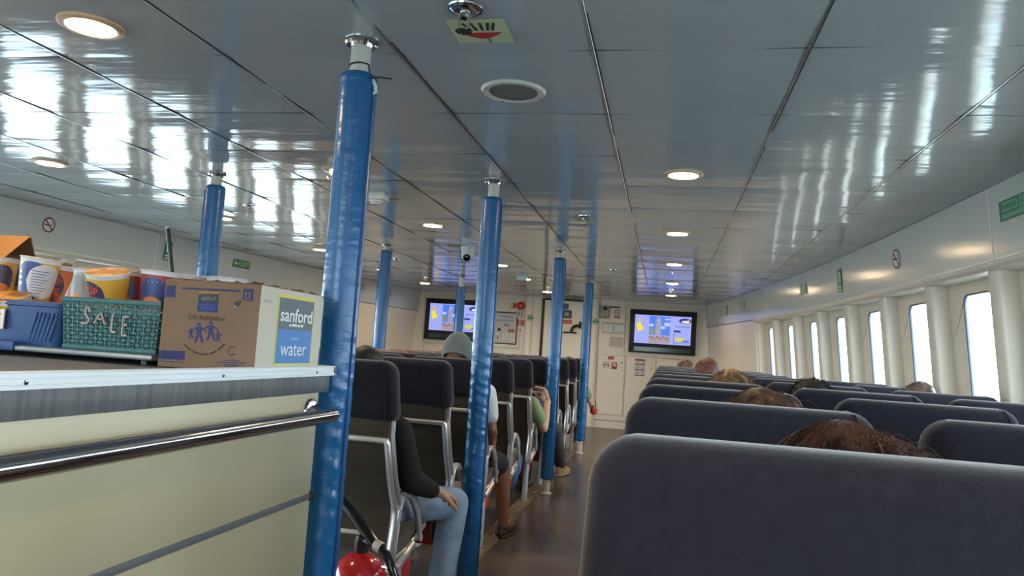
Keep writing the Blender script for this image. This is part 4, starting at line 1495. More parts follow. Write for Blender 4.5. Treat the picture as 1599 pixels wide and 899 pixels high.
lv = [(BW - .016, .17, 0, .015), (BW - .012, .176, .02, .012), (BW - .004, .186, BHH - .014, .006), (BW + .002, .198, BHH - .012, 0), (BW + .003, .20, BHH - .002, -.001), (BW - .002, .19, BHH, .004), (BW - .008, .178, BHH - .004, .010), (BW - .018, .166, .004, .017)]
rows = [[b.bm.verts.new(p) for p in rring(w_, d_, z, y0)] for w_, d_, z, y0 in lv]
for A, B in zip(rows, rows[1:]):
    for i in range(len(A)):
        b.bm.faces.new((A[i], A[(i + 1) % len(A)], B[(i + 1) % len(A)], B[i]))
b.bm.faces.new(rows[0]); b.bm.faces.new(rows[-1])
b.build('tub', M_BSK, bb_)
b = MB()
for i in range(6):
    x0 = BW - .075 + i * .012
    b.tube([(x0 - .020, .0135, .012), (x0 + .004, .005, BHH - .028)], .0028, 6)
b.build('rib', M_BSK, bb_)
sg = Sheet(frame((0, .0045, 0), (1, 0, 0), (0, 0, 1), (0, -1, 0)), .004)
lx = aty(3, 500, 1.66).x - bb_.location.x
sg.rect('price_label', M_SIGNW, lx - .02, .062, .05, .05); sg.rect('price_label', M_RED, lx + .006, .062, .003, .05)
for i in range(3):
    sg.rect('price_label', M_RED, lx - .02, .05 + i * .012, .03, .004, z=.0052)
sg.done(bb_)
b = MB(); b.box((aty(-40, 543, 1.62).x - bb_.location.x, -.036, -.014), (aty(17, 543, 1.62).x - bb_.location.x, -.010, .010), .003, 2); b.build('clip', M_BSK, bb_)

# noodle cups
M_CY = mat('cup_yellow', (.72, .40, .03), .32)
M_CW = mat('cup_white', (.62, .64, .68), .4)
M_CR = mat('cup_red', (.30, .03, .035), .32)
M_CO = mat('cup_orange', (.62, .16, .02), .35)
M_CB = mat('cup_blue', (.012, .04, .22), .35)
M_FILM = mat('shrink_film', (.95, .95, .95), .08, alpha=.04, spec=1.0)
M_LIDO = mat('lid_orange', (.70, .30, .05), .3, var=(40, .5))


def cup(base, label, col, az=0, tilt=None, h=.098, r1=.050, r0=.037, lidcol=None, patch=None, words=None, back=False):
    """tapered noodle cup; az turns the printed front; tilt = (axis, angle)"""
    lidcol = lidcol or M_LIDO
    t = thing('noodle_cup', label, 'noodle cup', base, 0, 'instant noodle cups')
    if tilt:
        t.rotation_euler = Matrix.Rotation(tilt[1], 3, Vector(tilt[0]).normalized()).to_euler()
    b = MB(); b.lathe([(0, 0), (r0, .0), (r0 + .0008, .003), (r1 - .0015, h - .012)], 32); b.build('cup_body', col, t)
    b = MB(); b.lathe([(r1 - .0016, h - .0125), (r1 - .0008, h - .004), (r1 + .002, h - .003), (r1 + .0025, h - .0005), (r1, h)], 32); b.build('rim', M_CW, t)
    b = MB(); b.lathe([(r1 + .001, h + .0002), (r1 - .004, h + .0012), (0, h + .0014)], 32); b.build('lid', lidcol, t)
    # printed patches follow the taper

    def S(a, z, e=.0006):
        return Vector(((r0 + (r1 - r0) * z / h + e) * math.sin(az + a), -(r0 + (r1 - r0) * z / h + e) * math.cos(az + a), z))

    def decal(part, m_, a0, a1, fn0, fn1, e=.0006, n=14):
        b = MB()
        lo = [b.bm.verts.new(S(a0 + (a1 - a0) * i / n, fn0(i / n), e)) for i in range(n + 1)]
        hi = [b.bm.verts.new(S(a0 + (a1 - a0) * i / n, fn1(i / n), e)) for i in range(n + 1)]
        for i in range(n):
            b.bm.faces.new((lo[i], lo[i + 1], hi[i + 1], hi[i]))
        b.build(part, m_, t)
    ob = lambda lo_, hi_: (lambda s: h * ((lo_ + hi_) / 2 - (hi_ - lo_) / 2 * math.sqrt(max(0, 1 - (2 * s - 1) ** 2))), lambda s: h * ((lo_ + hi_) / 2 + (hi_ - lo_) / 2 * math.sqrt(max(0, 1 - (2 * s - 1) ** 2))))
    if back:
        f0, f1 = ob(.0, .90); decal('emblem', M_CB, -.35, 2.0, f0, f1)
        f0, f1 = ob(.04, .86); decal('info_panel', M_CW, .62, 2.6, f0, f1, .0012)
        for i in range(9):
            decal('small_print', M_CB, .88, 1.55 + .12 * (i % 3), lambda s, i=i: h * (.16 + .065 * i), lambda s, i=i: h * (.16 + .065 * i) + .0018, .0018, 8)
        for i in range(3):
            decal('lettering', M_CW, .0, .34 - .03 * i, lambda s, i=i: h * (.32 + .14 * i), lambda s, i=i: h * (.40 + .14 * i), .0018, 6)
    elif patch:
        f0, f1 = ob(.10, .82); decal('emblem', patch, -.85, .85, f0, f1)
        f0, f1 = ob(.02, .34); decal('noodle_picture', M_CO if col is not M_CO else M_CR, -.6, .6, f0, f1, .0012)
        for i in range(5):
            a = -.55 + .25 * i
            decal('star_dots', M_CW, a, a + .05, lambda s: h * .70, lambda s: h * .72, .0014, 2)
        if words:
            for (wd, zc, hh, m_) in words:
                tm = MB(); text_mb(tm, wd, hh, Matrix.Identity(4), bold=.0008)
                for v in tm.bm.verts:
                    v.co = S(v.co.x / (r0 + (r1 - r0) * zc), h * zc + v.co.y, .0018)
                tm.build('lettering', m_, t, False)
    if back or patch:
        b = MB(); b.lathe([(r0 + .0022, .001), (r1 + .0012, h - .010)], 32); b.build('film', M_FILM, t)
    return t


M_WORD = mat('cup_word_red', (.62, .07, .03), .4)
M_WORDY = mat('cup_word_yellow', (.80, .55, .08), .4)
PM = [('POP', .56, .026, M_WORD), ('MIE', .32, .026, M_WORD)]
M_CP = mat('cup_purple', (.03, .018, .085), .35)


def cupv(u, v, y, label, col, h=.105, **kw):
    """cup whose rim centre stands at pixel (u, v), y metres ahead"""
    q = aty(u, v, y)
    return cup((q.x, y, q.z - h), label, col, h=h, **kw)


def bottom_cups(bk, xs_, ys_, nm):
    for x_ in xs_:
        for y_ in ys_:
            cup(bk.location + Vector((x_, y_, .008)), 'plain noodle cup buried in the bottom layer of the %s basket' % nm, M_CP, h=.098, r1=.040, r0=.032)  # dark cup colour stands in for shade behind the basket holes


bottom_cups(tb, (-.082, 0, .082), (.055, .145), 'teal')
bottom_cups(bb_, (-.02, .062), (.06, .145), 'blue')
# in the blue basket
cupv(2, 403, 1.80, 'yellow noodle cup cut off by the frame edge in the blue basket', M_CY, az=.9, r1=.044, r0=.034, patch=M_CP)
cupv(24, 409, 1.86, 'narrow yellow and purple noodle cup behind in the blue basket', M_CY, az=.9, r1=.038, r0=.030, patch=M_CP)
cupv(60, 403, 1.775, 'yellow noodle cup showing its white and blue back panel, in the blue basket', M_CY, az=-.5, tilt=((0, 1, 0), .10), h=.112, r1=.049, r0=.037, back=True)
cupv(18, 461, 1.715, 'noodle cup lying low with orange lid up at the rim of the blue basket', M_CY, tilt=((1, 0, 0), .35), h=.05, r1=.058, r0=.050)
cupv(-18, 459, 1.735, 'second flat orange noodle lid at the rim of the blue basket, half out of frame', M_CY, tilt=((1, 0, 0), .25), h=.05, r1=.055, r0=.048)
# in the teal basket
cupv(97, 416, 1.84, 'orange noodle cup with POP MIE in red letters, beside the teal basket corner', M_CO, az=.12, tilt=((0, 1, 0), .05), h=.105, r1=.042, r0=.033, patch=M_CP, words=PM)
cupv(121, 421, 1.80, 'white noodle cup tipped over against the teal rim', M_CW, az=.4, tilt=((0, 1, 0), .5), h=.095, r1=.036, r0=.029, patch=M_CR)
cupv(136, 420, 1.75, 'slim grey cup with printed small text and green top in the teal basket', mat('cup_grey', (.40, .42, .44), .3), tilt=((0, 1, 0), -.08), h=.10, r1=.026, r0=.031, lidcol=M_GREEN, patch=mat('print_grey', (.25, .27, .30), .4))
cupv(177, 423, 1.745, 'big yellow noodle cup leaning forward with glossy orange lid in the teal basket', M_CY, az=-.35, tilt=((1, .25, 0), .30), h=.10, r1=.052, r0=.038, patch=M_CP, words=PM)
cupv(207, 425, 1.84, 'dark red noodle cup behind the big yellow one', M_CR, az=.2, h=.10, r1=.040, r0=.033, patch=M_CB)
cupv(250, 424, 1.80, 'red and blue noodle cup with white rim beside the water carton', M_CR, az=.25, tilt=((0, 1, 0), .05), h=.104, r1=.050, r0=.038, lidcol=M_CW, patch=M_CB)
q = aty(296, 431, 2.00); cup((q.x, 2.0, WT), 'white rimmed cup standing on the worktop behind the water carton', M_CR, h=q.z - WT, r1=.062, r0=.046, lidcol=M_CW, patch=M_CB)
q = aty(345, 434, 1.985); cup((q.x + .02, 1.985, WT), 'second cup with white lid peeping over the water carton', M_CR, h=q.z - WT, r1=.055, r0=.044, lidcol=M_CW, patch=M_CB)

# brown carton with raised flap behind the cups
gq = aty(-30, 440, 2.00)
gc = thing('snack_carton', 'orange-brown cardboard carton with a raised flap behind the yellow cups', 'carton', (gq.x, 2.0, WT))
M_CARDO = mat('orange_cardboard', (.42, .19, .055), .7, var=(5, .1))
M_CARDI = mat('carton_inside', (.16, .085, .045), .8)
ex, ez = aty(38, 369, 2.0).x - gq.x, aty(38, 369, 2.0).z - WT
e2 = aty(4, 409, 1.9)
b = MB()
b.box((-.12, 0, 0), (ex, .005, ez - .06), .001, 1); b.box((-.12, .20, 0), (ex, .205, ez - .06), .001, 1); b.box((-.12, .005, 0), (-.115, .20, ez - .06)); b.box((ex - .005, .005, 0), (ex, .20, ez - .06)); b.box((-.12, .0, 0), (ex, .205, .005))
b.build('box_body', M_CARDI, gc, False)
b = MB()
b.prism([(-.12, .02, ez), (ex, .02, ez), (e2.x - gq.x, -.11, e2.z - WT), (-.12, -.11, e2.z - WT + .01)], (0, .002, .004)); b.build('flap', M_CARDO, gc, False)
b = MB()
b.prism([(ex, .024, ez), (ex + .005, .05, ez - .075), (-.12, .05, ez - .075), (-.12, .024, ez)], (0, .004, 0)); b.build('back_flap', M_CARDI, gc, False)
# black stick
s0, s1 = aty(270, 440, 1.80), aty(262, 357, 1.80)
st = thing('black_stick', 'thin black stick standing up out of the water carton', 'stick', (s0.x, 1.80, WT + .006))
v = (s1 - s0); lo = s0 - v * ((s0.z - WT - .006) / v.z)
st.location = lo
b = MB(); b.tube([Vector((0, 0, 0)), s1 - lo], [.0042, .0062], 10); b.build('shaft', M_BLACK, st)
b = MB(); b.lathe([(.0064, 0), (.0066, .004), (.0055, .005), (.004, .0)], 10, s1 - lo, v); b.build('tip', M_GREY, st)

# ------------------------------------------------------------------ fire extinguisher behind the counter
ex_ = thing('fire_extinguisher', 'red fire extinguisher with black hose on the floor beside the nearest blue pole', 'fire extinguisher', (-.945, 2.45, floor_z(2.45)))
b = MB(); b.lathe([(0, .0), (.085, 0), (.092, .012), (.092, .40), (.088, .445), (.070, .485), (.040, .508), (.026, .515), (0, .516)], 36); b.build('cylinder', mat('extinguisher_red', (.46, .012, .018), .16, coat=.5), ex_)
b = MB(); b.lathe([(.022, .512), (.024, .545), (.018, .565), (.0, .57)], 16); b.tube([(0, 0, .55), (.045, -.02, .552), (.066, -.03, .545)], .014, 10); b.build('valve', M_BLACK, ex_)
b = MB(); b.box((-.10, -.012, .566), (.0, .012, .576), .003, 1); b.build('lever', M_WHITE, ex_)
b = MB(); b.lathe([(.0165, 0), (.0175, .002), (.0175, .026), (.015, .028)], 14, (.055, -.026, .548), (.9, -.3, -.2)); b.build('ferrule', mat('ferrule_grey', (.42, .36, .36), .4), ex_)
b = MB(); b.tube([(-.09, .03, .655), (-.045, .015, .625), (.01, -.01, .585), (.05, -.024, .552)], [.016, .017, .018, .015], 10); b.tube([(.066, -.03, .545), (.10, -.045, .53), (.135, -.05, .47), (.148, -.045, .38), (.140, -.03, .26), (.118, -.01, .17)], .0135, 12); b.build('hose', M_BLACKG, ex_)
b = MB(); b.lathe([(.012, 0), (.018, .05), (.022, .12)], 12, (.125, -.015, .20), (-.1, .1, -1)); b.build('nozzle', M_BLACK, ex_)
b = MB(); b.tube([(.08, -.02, .485), (.11, -.035, .488)], .006, 8); b.build('pin', M_CHROME, ex_)
ex_.scale = (1.04, 1.04, 1.09)
# ------------------------------------------------------------------ people
def capsules(mb, segs, n=12):
    for (p0, r0, p1, r1) in segs:
        p0, p1 = Vector(p0), Vector(p1)
        ax = p1 - p0
        L_ = ax.length
        if L_ < 1e-5:
            mb.ellipsoid(p0, (r0, r0, r0), 12, 8); continue
        prof = [(0, -r0)] + [(r0 * math.cos(a), r0 * math.sin(a)) for a in (-1.2, -.8, -.4, 0)] + [(r1 * math.cos(a), L_ + r1 * math.sin(a)) for a in (0, .4, .8, 1.2)] + [(0, L_ + r1)]
        mb.lathe(prof, n, p0, ax)


def fuse(mb, voxel, smooth=6, fac=.5):
    """one continuous surface out of overlapping volumes"""
    bmesh.ops.recalc_face_normals(mb.bm, faces=mb.bm.faces[:])
    me = D.meshes.new('fuse'); mb.bm.to_mesh(me); mb.bm.free()
    o = D.objects.new('fuse', me); C.objects.link(o)
    r = o.modifiers.new('r', 'REMESH'); r.mode = 'VOXEL'; r.voxel_size = voxel; r.use_smooth_shade = True
    s = o.modifiers.new('s', 'SMOOTH'); s.factor = fac; s.iterations = smooth
    bpy.context.view_layer.update()
    out = eval_mesh(o)
    D.objects.remove(o); D.meshes.remove(me)
    for p in out.polygons:
        p.use_smooth = True
    return out


def mesh_child(name, me, m_, parent):
    me.materials.clear(); me.materials.append(m_)
    return link(name, me, parent)


def hand_segs(wrist, d, palm, thumb, curl=.5, k=1.0, spread=.0):
    """palm, four unequal curled fingers and a thumb leaving the side of the palm"""
    d = Vector(d).normalized()
    palm = Vector(palm); palm = (palm - d * palm.dot(d)).normalized()
    sd = d.cross(palm) * thumb
    w0 = Vector(wrist)
    S = []
    S.append((w0 - d * .01, .023 * k, w0 + d * .02 * k, .024 * k))
    for i, L_ in enumerate((.070, .079, .073, .057)):
        o = (1.5 - i)
        root = w0 + d * (.086 - .004 * abs(o - .5)) * k + sd * o * .0195 * k
        S.append((w0 + d * .018 * k + sd * o * .013 * k, .0155 * k, root, .0112 * k))
        dd = (d + sd * o * spread).normalized()
        p = root
        for j, (f, a) in enumerate(((.44, .45), (.32, 1.0), (.24, 1.45))):
            th = curl * a * (1 + .08 * i)
            q = p + (dd * math.cos(th) + palm * math.sin(th)) * L_ * f * k
            S.append((p, (.0098 - .0008 * j) * k, q, (.0092 - .0010 * j) * k))
            p = q
    t0 = w0 + d * .028 * k + sd * .026 * k
    t1 = t0 + (d * .6 + sd * .75 + palm * .35).normalized() * .042 * k
    t2 = t1 + (d * .85 + sd * .25 + palm * .45).normalized() * .032 * k
    t3 = t2 + (d * .85 - sd * .05 + palm * .5).normalized() * .024 * k
    S += [(w0 + d * .012 * k + sd * .010 * k, .017 * k, t0, .0150 * k), (t0, .0150 * k, t1, .0115 * k), (t1, .0112 * k, t2, .0100 * k), (t2, .0098 * k, t3, .0080 * k)]
    return S


def head_add(mb, c, R):
    """skull, jaw, brow, nose, lips and ears; R turns the head, c is the skull centre"""
    c = Vector(c)
    def E(p, r, rot=None):
        mb.ellipsoid(c + R @ Vector(p), r, 18, 12, R if rot is None else R @ rot)
    E((0, -.012, .012), (.076, .094, .098))
    E((0, .034, -.058), (.054, .052, .060))
    E((0, .052, -.092), (.030, .026, .024))
    E((0, .072, .020), (.050, .018, .016))
    for s_ in (-1, 1):
        E((s_ * .042, .052, -.030), (.024, .026, .026))
        E((s_ * .079, -.008, -.018), (.009, .020, .032), Matrix.Rotation(.3 * s_, 3, 'Z'))
        E((s_ * .010, .091, -.036), (.010, .010, .008))
    capsules(mb, [(c + R @ Vector((0, .083, .012)), .0085, c + R @ Vector((0, .101, -.030)), .0115)])
    E((0, .079, -.061), (.022, .012, .0055)); E((0, .078, -.071), (.020, .012, .0062))


def hair_mesh(c, R, style, seed=1, vol=1.0):
    rq_ = random.Random(seed)
    mb = MB()
    cap = MB()
    if style == 'bald':
        return None
    cap.ellipsoid((0, -.018, .020), (.084 * vol, .102 * vol, .100 * vol), 28, 20)
    for v in cap.bm.verts:
        p = v.co
        v.co += p.normalized() * (.006 * noise.noise(p * 22 + Vector((seed, 0, 0))) + .004 * noise.noise(Vector((p.x * 60, p.y * 18, p.z * 18))))
    dead = []
    for f in cap.bm.faces:
        q = f.calc_center_median()
        lim = -.055 if style in ('short', 'spiky') else -.11
        if q.z < lim or (q.y > .035 and q.z < .058 + (.035 - q.y) * .2) or (abs(q.x) > .05 and q.y > .005 and q.z < .0):
            dead.append(f)
    bmesh.ops.delete(cap.bm, geom=dead, context='FACES')
    if style == 'long':
        for sg in range(-6, 7):
            a = sg / 6 * 1.9
            x, y = .078 * math.sin(a), -.018 - .085 * math.cos(a)
            cap.tube([(x * .9, y * .9, .02), (x * 1.06, y * 1.04, -.06), (x * 1.15, y * 1.02 - .004, -.15), (x * 1.0, y * .92, -.24)], [.020, .024, .022, .006], 8)
    M = R.to_4x4(); M.translation = Vector(c)
    for v in cap.bm.verts:
        v.co = M @ v.co
    return cap


def strands(c, R, n_, lo, hi, seed, droop=1.0, fly=.25, rad=.0008, aim=None):
    """individual hairs over the scalp"""
    rq_ = random.Random(seed)
    mb = MB()
    for i in range(n_):
        a = rq_.uniform(0, 2 * PI); e = math.asin(rq_.uniform(-.1, 1))
        d = Vector((math.cos(e) * math.cos(a), math.cos(e) * math.sin(a), math.sin(e)))
        if d.y > .45 and d.z < .5:
            continue
        p = Vector((.083 * d.x, -.018 + .100 * d.y, .020 + .098 * d.z))
        part = Vector((d.x * 1.2 + .15, d.y * .6 - .25, -.1))
        t = (part - d * part.dot(d))
        t = (t.normalized() if t.length > 1e-3 else Vector((1, 0, 0))) + d * fly * rq_.uniform(.2, 1.4) + Vector((rq_.gauss(0, .22), rq_.gauss(0, .22), rq_.gauss(0, .12)))
        if aim:
            t += Vector(aim) * rq_.uniform(.2, 1)
        L_ = rq_.uniform(lo, hi)
        pts = []
        for j in range(6):
            s_ = j / 5
            q = p + t * L_ * s_ + Vector((0, 0, -droop * L_ * s_ * s_ * .55))
            m_ = Vector((q.x / .086, (q.y + .018) / .104, (q.z - .02) / .101))
            if m_.length < 1.0:
                m_ = m_ / m_.length
                q = Vector((m_.x * .086, m_.y * .104 - .018, m_.z * .101 + .02))
            pts.append(Vector(c) + R @ q)
        mb.tube(pts, [rad, rad, rad * .9, rad * .8, rad * .6, rad * .3], 3, cap=False)
    return mb


def lerp(a, b, t):
    return Vector(a) * (1 - t) + Vector(b) * t


def person(label, head, hip, turn=0.0, tilt=0.0, skin=M_SKIN, hair=None, hair_style='short', shirt=None, sleeve='short', trousers=None, leg='long', shoe=None,
           armL=None, armR=None, legL=None, legR=None, seed=1, vox=.0075, cap=None, strand=None, sh_w=.175, jaw_tuck=0.0, fluff=0):
    """head = top of the head, hip = seat point. Arms: (elbow, wrist, hand dir, palm, curl)."""
    head, hip = Vector(head), Vector(hip)
    R = Matrix.Rotation(turn, 3, 'Z') @ Matrix.Rotation(tilt, 3, 'Y') @ Matrix.Rotation(-jaw_tuck, 3, 'X')
    hc = head - Vector((0, 0, .112))
    root = thing('person', label, 'person', (hip.x, hip.y, floor_z(hip.y)))
    org = root.location.copy()
    neck0 = hc + R @ Vector((0, -.020, -.085))
    sh_c = Vector((lerp(head, hip, .10).x, neck0.y - .005, neck0.z - .115))
    chest = lerp(sh_c, hip, .30) + Vector((0, -.02, 0))
    belly = lerp(sh_c, hip, .68) + Vector((0, -.02, .0))
    pel = hip + Vector((0, 0, .085))
    zf = floor_z(hip.y)
    zs_ = hip.z

    def arm(sgn, spec):
        sh = sh_c + Vector((sgn * sh_w, 0, -.02))
        if spec is None:
            el = sh + Vector((sgn * .035, .05, -.235)); wr = Vector((hip.x + sgn * .10, hip.y + .24, zs_ + .16)); dr, pm, cu = (-sgn * .3, .9, -.25), (0, 0, -1), .5
        else:
            el, wr, dr, pm, cu = spec
        return sh, Vector(el), Vector(wr), dr, pm, cu

    def legp(sgn, spec):
        if spec:
            return [Vector(p) for p in spec]
        kn = Vector((hip.x + sgn * .10, hip.y + .40, zs_ + .075))
        an = Vector((hip.x + sgn * .10, hip.y + .40, zf + .085))
        return [kn, an, an + Vector((sgn * .02, .15, -.045))]
    A = {-1: arm(-1, armL), 1: arm(1, armR)}
    G = {-1: legp(-1, legL), 1: legp(1, legR)}
    hp = {s_: pel + Vector((s_ * .085, .02, -.01)) for s_ in (-1, 1)}
    body = MB()
    torso = lambda e: [(sh_c + Vector((-.085, .0, -.045)), .075 + e, sh_c + Vector((.085, 0, -.045)), .075 + e), (sh_c + Vector((-sh_w + .02, 0, -.025)), .050 + e, sh_c + Vector((sh_w - .02, 0, -.025)), .050 + e),
                       (chest + Vector((-.07, 0, 0)), .090 + e, chest + Vector((.07, 0, 0)), .090 + e), (belly + Vector((-.055, .01, 0)), .092 + e, belly + Vector((.055, .01, 0)), .092 + e),
                       (chest, .10 + e, belly, .098 + e), (belly, .10 + e, pel, .105 + e), (pel + Vector((-.075, 0, -.0)), .088 + e, pel + Vector((.075, 0, 0)), .088 + e)]
    segs = torso(0)
    segs.append((neck0 + Vector((0, 0, .03)), .048, sh_c + Vector((0, 0, -.01)), .056))
    for s_ in (-1, 1):
        sh, el, wr, dr, pm, cu = A[s_]
        segs += [(sh, .046, lerp(sh, el, .5), .043), (lerp(sh, el, .5), .043, el, .035), (el, .036, lerp(el, wr, .35), .037), (lerp(el, wr, .35), .037, wr, .024)]
        segs += hand_segs(wr, dr, pm, 1 if s_ < 0 else -1, cu, 1.08)
        kn, an, toe = G[s_]
        segs += [(hp[s_], .083, lerp(hp[s_], kn, .6), .066), (lerp(hp[s_], kn, .6), .066, kn, .052), (kn, .052, lerp(kn, an, .32), .053), (lerp(kn, an, .32), .053, an, .033), (an + Vector((0, -.03, -.04)), .032, toe, .026), (an, .033, lerp(an, toe, .55), .032)]
    capsules(body, segs)
    head_add(body, hc, R)
    me = fuse(body, vox, 5)
    me.transform(Matrix.Translation(-org))
    mesh_child('body', me, skin, root)
    for s_ in (-1, 1):
        e = MB(); e.ellipsoid(hc + R @ Vector((s_ * .031, .078, -.004)) - org, (.0115, .0115, .0085), 14, 10); eo_ = e.build('eye', M_SIGNW, root)
        e = MB(); e.ellipsoid(hc + R @ Vector((s_ * .031, .0875, -.004)) - org, (.0052, .0030, .0052), 12, 8); e.build('iris', M_INK, eo_)

    def cloth(name, sg_, m_, v_=.010, it=4, extra=None):
        b = MB(); capsules(b, sg_)
        if extra: extra(b)
        me = fuse(b, v_, it); me.transform(Matrix.Translation(-org))
        return mesh_child(name, me, m_, root)
    if shirt:
        sg_ = torso(.014)[:6] + [(sh_c + Vector((0, 0, .015)), .058, sh_c + Vector((0, 0, -.03)), .08)]
        for s_ in (-1, 1):
            sh, el, wr, *_r = A[s_]
            if sleeve == 'long':
                sg_ += [(sh, .062, lerp(sh, el, .5), .058), (lerp(sh, el, .5), .058, el, .052), (el, .052, lerp(el, wr, .4), .050), (lerp(el, wr, .4), .050, lerp(el, wr, .90), .038)]
            else:
                sg_ += [(sh, .062, lerp(sh, el, .45), .060), (lerp(sh, el, .45), .060, lerp(sh, el, .62), .058)]
        cloth('shirt' if sleeve == 'short' else 'jacket', sg_, shirt)
    if trousers:
        sg_ = [(pel + Vector((-.075, 0, 0)), .104, pel + Vector((.075, 0, 0)), .104), (pel, .115, lerp(pel, belly, .5), .112)]
        for s_ in (-1, 1):
            kn, an, toe = G[s_]
            sg_ += [(hp[s_], .098, lerp(hp[s_], kn, .6), .083)]
            if leg == 'long':
                sg_ += [(lerp(hp[s_], kn, .6), .083, kn, .070), (kn, .070, lerp(kn, an, .35), .068), (lerp(kn, an, .35), .068, lerp(kn, an, .93), .060)]
            else:
                sg_ += [(lerp(hp[s_], kn, .6), .083, lerp(hp[s_], kn, .86), .080)]
        cloth('trousers' if leg == 'long' else 'shorts', sg_, trousers)
    if shoe:
        for s_ in (-1, 1):
            kn, an, toe = G[s_]
            f = (toe - an); f.z = 0; f = f.normalized() if f.length > 1e-4 else Vector((0, 1, 0))
            base = Vector((an.x, an.y, floor_z(an.y) + .030 + max(0, an.z - floor_z(an.y) - .10)))
            b = MB(); capsules(b, [(base - f * .045, .036, base + f * .06, .040), (base + f * .06, .040, base + f * .165, .034), (base - f * .035 + Vector((0, 0, .03)), .036, base + f * .05 + Vector((0, 0, .012)), .036)])
            for v in b.bm.verts:
                v.co.z = max(v.co.z, base.z - .029)
            me = fuse(b, .007, 3); me.transform(Matrix.Translation(-org))
            so = mesh_child('shoe', me, shoe, root)
            b = MB(); pts = [base - f * .075, base - f * .05, base + f * .05, base + f * .14, base + f * .19]
            b.tube([p - org + Vector((0, 0, -.021)) for p in pts], [(.024, .008), (.036, .008), (.040, .008), (.036, .008), (.018, .008)], 12)
            b.build('sole', M_PAPER if shoe is M_TAN else M_BLACK, so)
    if cap:
        b = MB(); b.ellipsoid((0, -.016, .014), (.096, .112, .112), 32, 22)
        for v in b.bm.verts:
            if v.co.z > .05: v.co.z += .012 * (v.co.z - .05) / .06
        bmesh.ops.bisect_plane(b.bm, geom=b.bm.verts[:] + b.bm.edges[:] + b.bm.faces[:], plane_co=(0, 0, -.045), plane_no=(0, .55, 1), clear_inner=True)
        M = R.to_4x4(); M.translation = hc - org
        b.bm.transform(M); cp_ = b.build('knit_cap', cap, root)
        b = MB(); b.tube([(.094 * math.cos(t), -.016 + .108 * math.sin(t), -.034 - .55 * .108 * math.sin(t)) for t in [2 * PI * i / 32 for i in range(32)]], [(.006, .014)] * 32, 8, closed=True)
        b.bm.transform(M); b.build('cap_hem', cap, cp_)
    if hair:
        h_ = hair_mesh(hc - org, R, hair_style, seed)
        ho = h_.build('hair', hair, root, angle=180)
        if strand:
            st_ = strands(hc - org, R, seed=seed, **strand)
            if fluff:                                      # wispy ends standing off to one side
                rq_ = random.Random(seed + 50)
                for i in range(fluff):
                    a_ = rq_.uniform(-1.2, .6)
                    th = rq_.uniform(.25, 1.25); p = Vector((.080 * math.sin(th), -.018 + .05 * a_, .02 + .090 * math.cos(th)))
                    t_h = Vector((rq_.uniform(.3, 1), rq_.uniform(-.35, .35), rq_.uniform(-.25, .45)))
                    L_ = rq_.uniform(.02, .085)
                    pts = [hc - org + R @ (p + t_h * L_ * k_ / 5 + Vector((.0, 0, -.5 * L_ * (k_ / 5) ** 2 + .006 * math.sin(k_ + i)))) for k_ in range(6)]
                    st_.tube(pts, [.0006, .0006, .0005, .0005, .0004, .0002], 3, cap=False)
            st_.build('loose_hair', hair, ho)
    return root


M_BLK = mat('black_jacket_cloth', (.005, .005, .0055), .9, bump=(26, .4))
M_JEAN = mat('light_denim', (.26, .37, .54), .8, bump=(34, .35), var=(9, .28))
M_WHT = mat('white_shirt_cloth', (.62, .68, .76), .8, bump=(24, .35))
M_SHORT = mat('dark_shorts_cloth', (.018, .020, .035), .85)
M_KNIT = mat('grey_knit', (.12, .15, .158), .9, bump=(140, .5), sheen=.3)
M_GRN = mat('green_shirt_cloth', (.23, .33, .16), .8, bump=(24, .3))
M_CHAR = mat('charcoal_cloth', (.055, .055, .06), .85)
M_TAN = mat('tan_shoe', (.42, .30, .14), .6)
M_BRN = mat('brown_shoe', (.045, .022, .016), .5)
M_HBLK = mat('black_hair', (.006, .006, .007), .6)
M_HAUB = mat('auburn_hair', (.105, .034, .016), .6, var=(38, .75), bump=(120, .4))
M_HBRN = mat('brown_hair', (.10, .050, .026), .45, var=(38, .8), bump=(120, .4))
M_HBLD = mat('dark_blond_hair', (.16, .085, .035), .45, var=(38, .7), bump=(120, .4))
M_HGRY = mat('greying_hair', (.115, .080, .066), .5, var=(38, .5), bump=(120, .4))
M_BLUET = mat('blue_shirt_cloth', (.10, .15, .25), .8)
M_CREAMT = mat('cream_shirt_cloth', (.55, .50, .42), .8)

S1 = floor_z(3.1) + .475
person('person in black jacket and light jeans, hand on knee, in the nearest centre aisle seat', (-1.225, 3.06, 1.255), (-1.25, 3.20, S1), hair=M_HBLK, shirt=M_BLK, sleeve='long', trousers=M_JEAN, shoe=M_BRN, seed=2,
       armR=((-.985, 3.03, .735), (-.935, 3.215, .665), (.42, .85, -.25), (-.30, -.15, -.9), .7),
       legR=((-.940, 3.59, .550), (-.955, 3.46, .13), (-.93, 3.60, .07)), legL=((-1.33, 3.56, .56), (-1.34, 3.52, .13), (-1.35, 3.66, .07)), vox=.006)
S3 = floor_z(4.7) + .48
person('person in grey knit cap and white shirt, bare leg beside the second aisle pole', (-1.245, 4.60, 1.345), (-1.24, 4.74, S3), skin=M_SKIND, cap=M_KNIT, shirt=M_WHT, trousers=M_SHORT, leg='short', shoe=M_BRN, seed=3,
       armR=((-1.0, 4.57, .80), (-1.025, 4.74, .735), (.05, .55, -.85), (-.9, 0, -.3), .5),
       legR=((-1.03, 5.08, .52), (-.985, 5.07, .14), (-.955, 5.22, .085)), vox=.0065, sh_w=.20)
S5 = floor_z(6.2) + .48
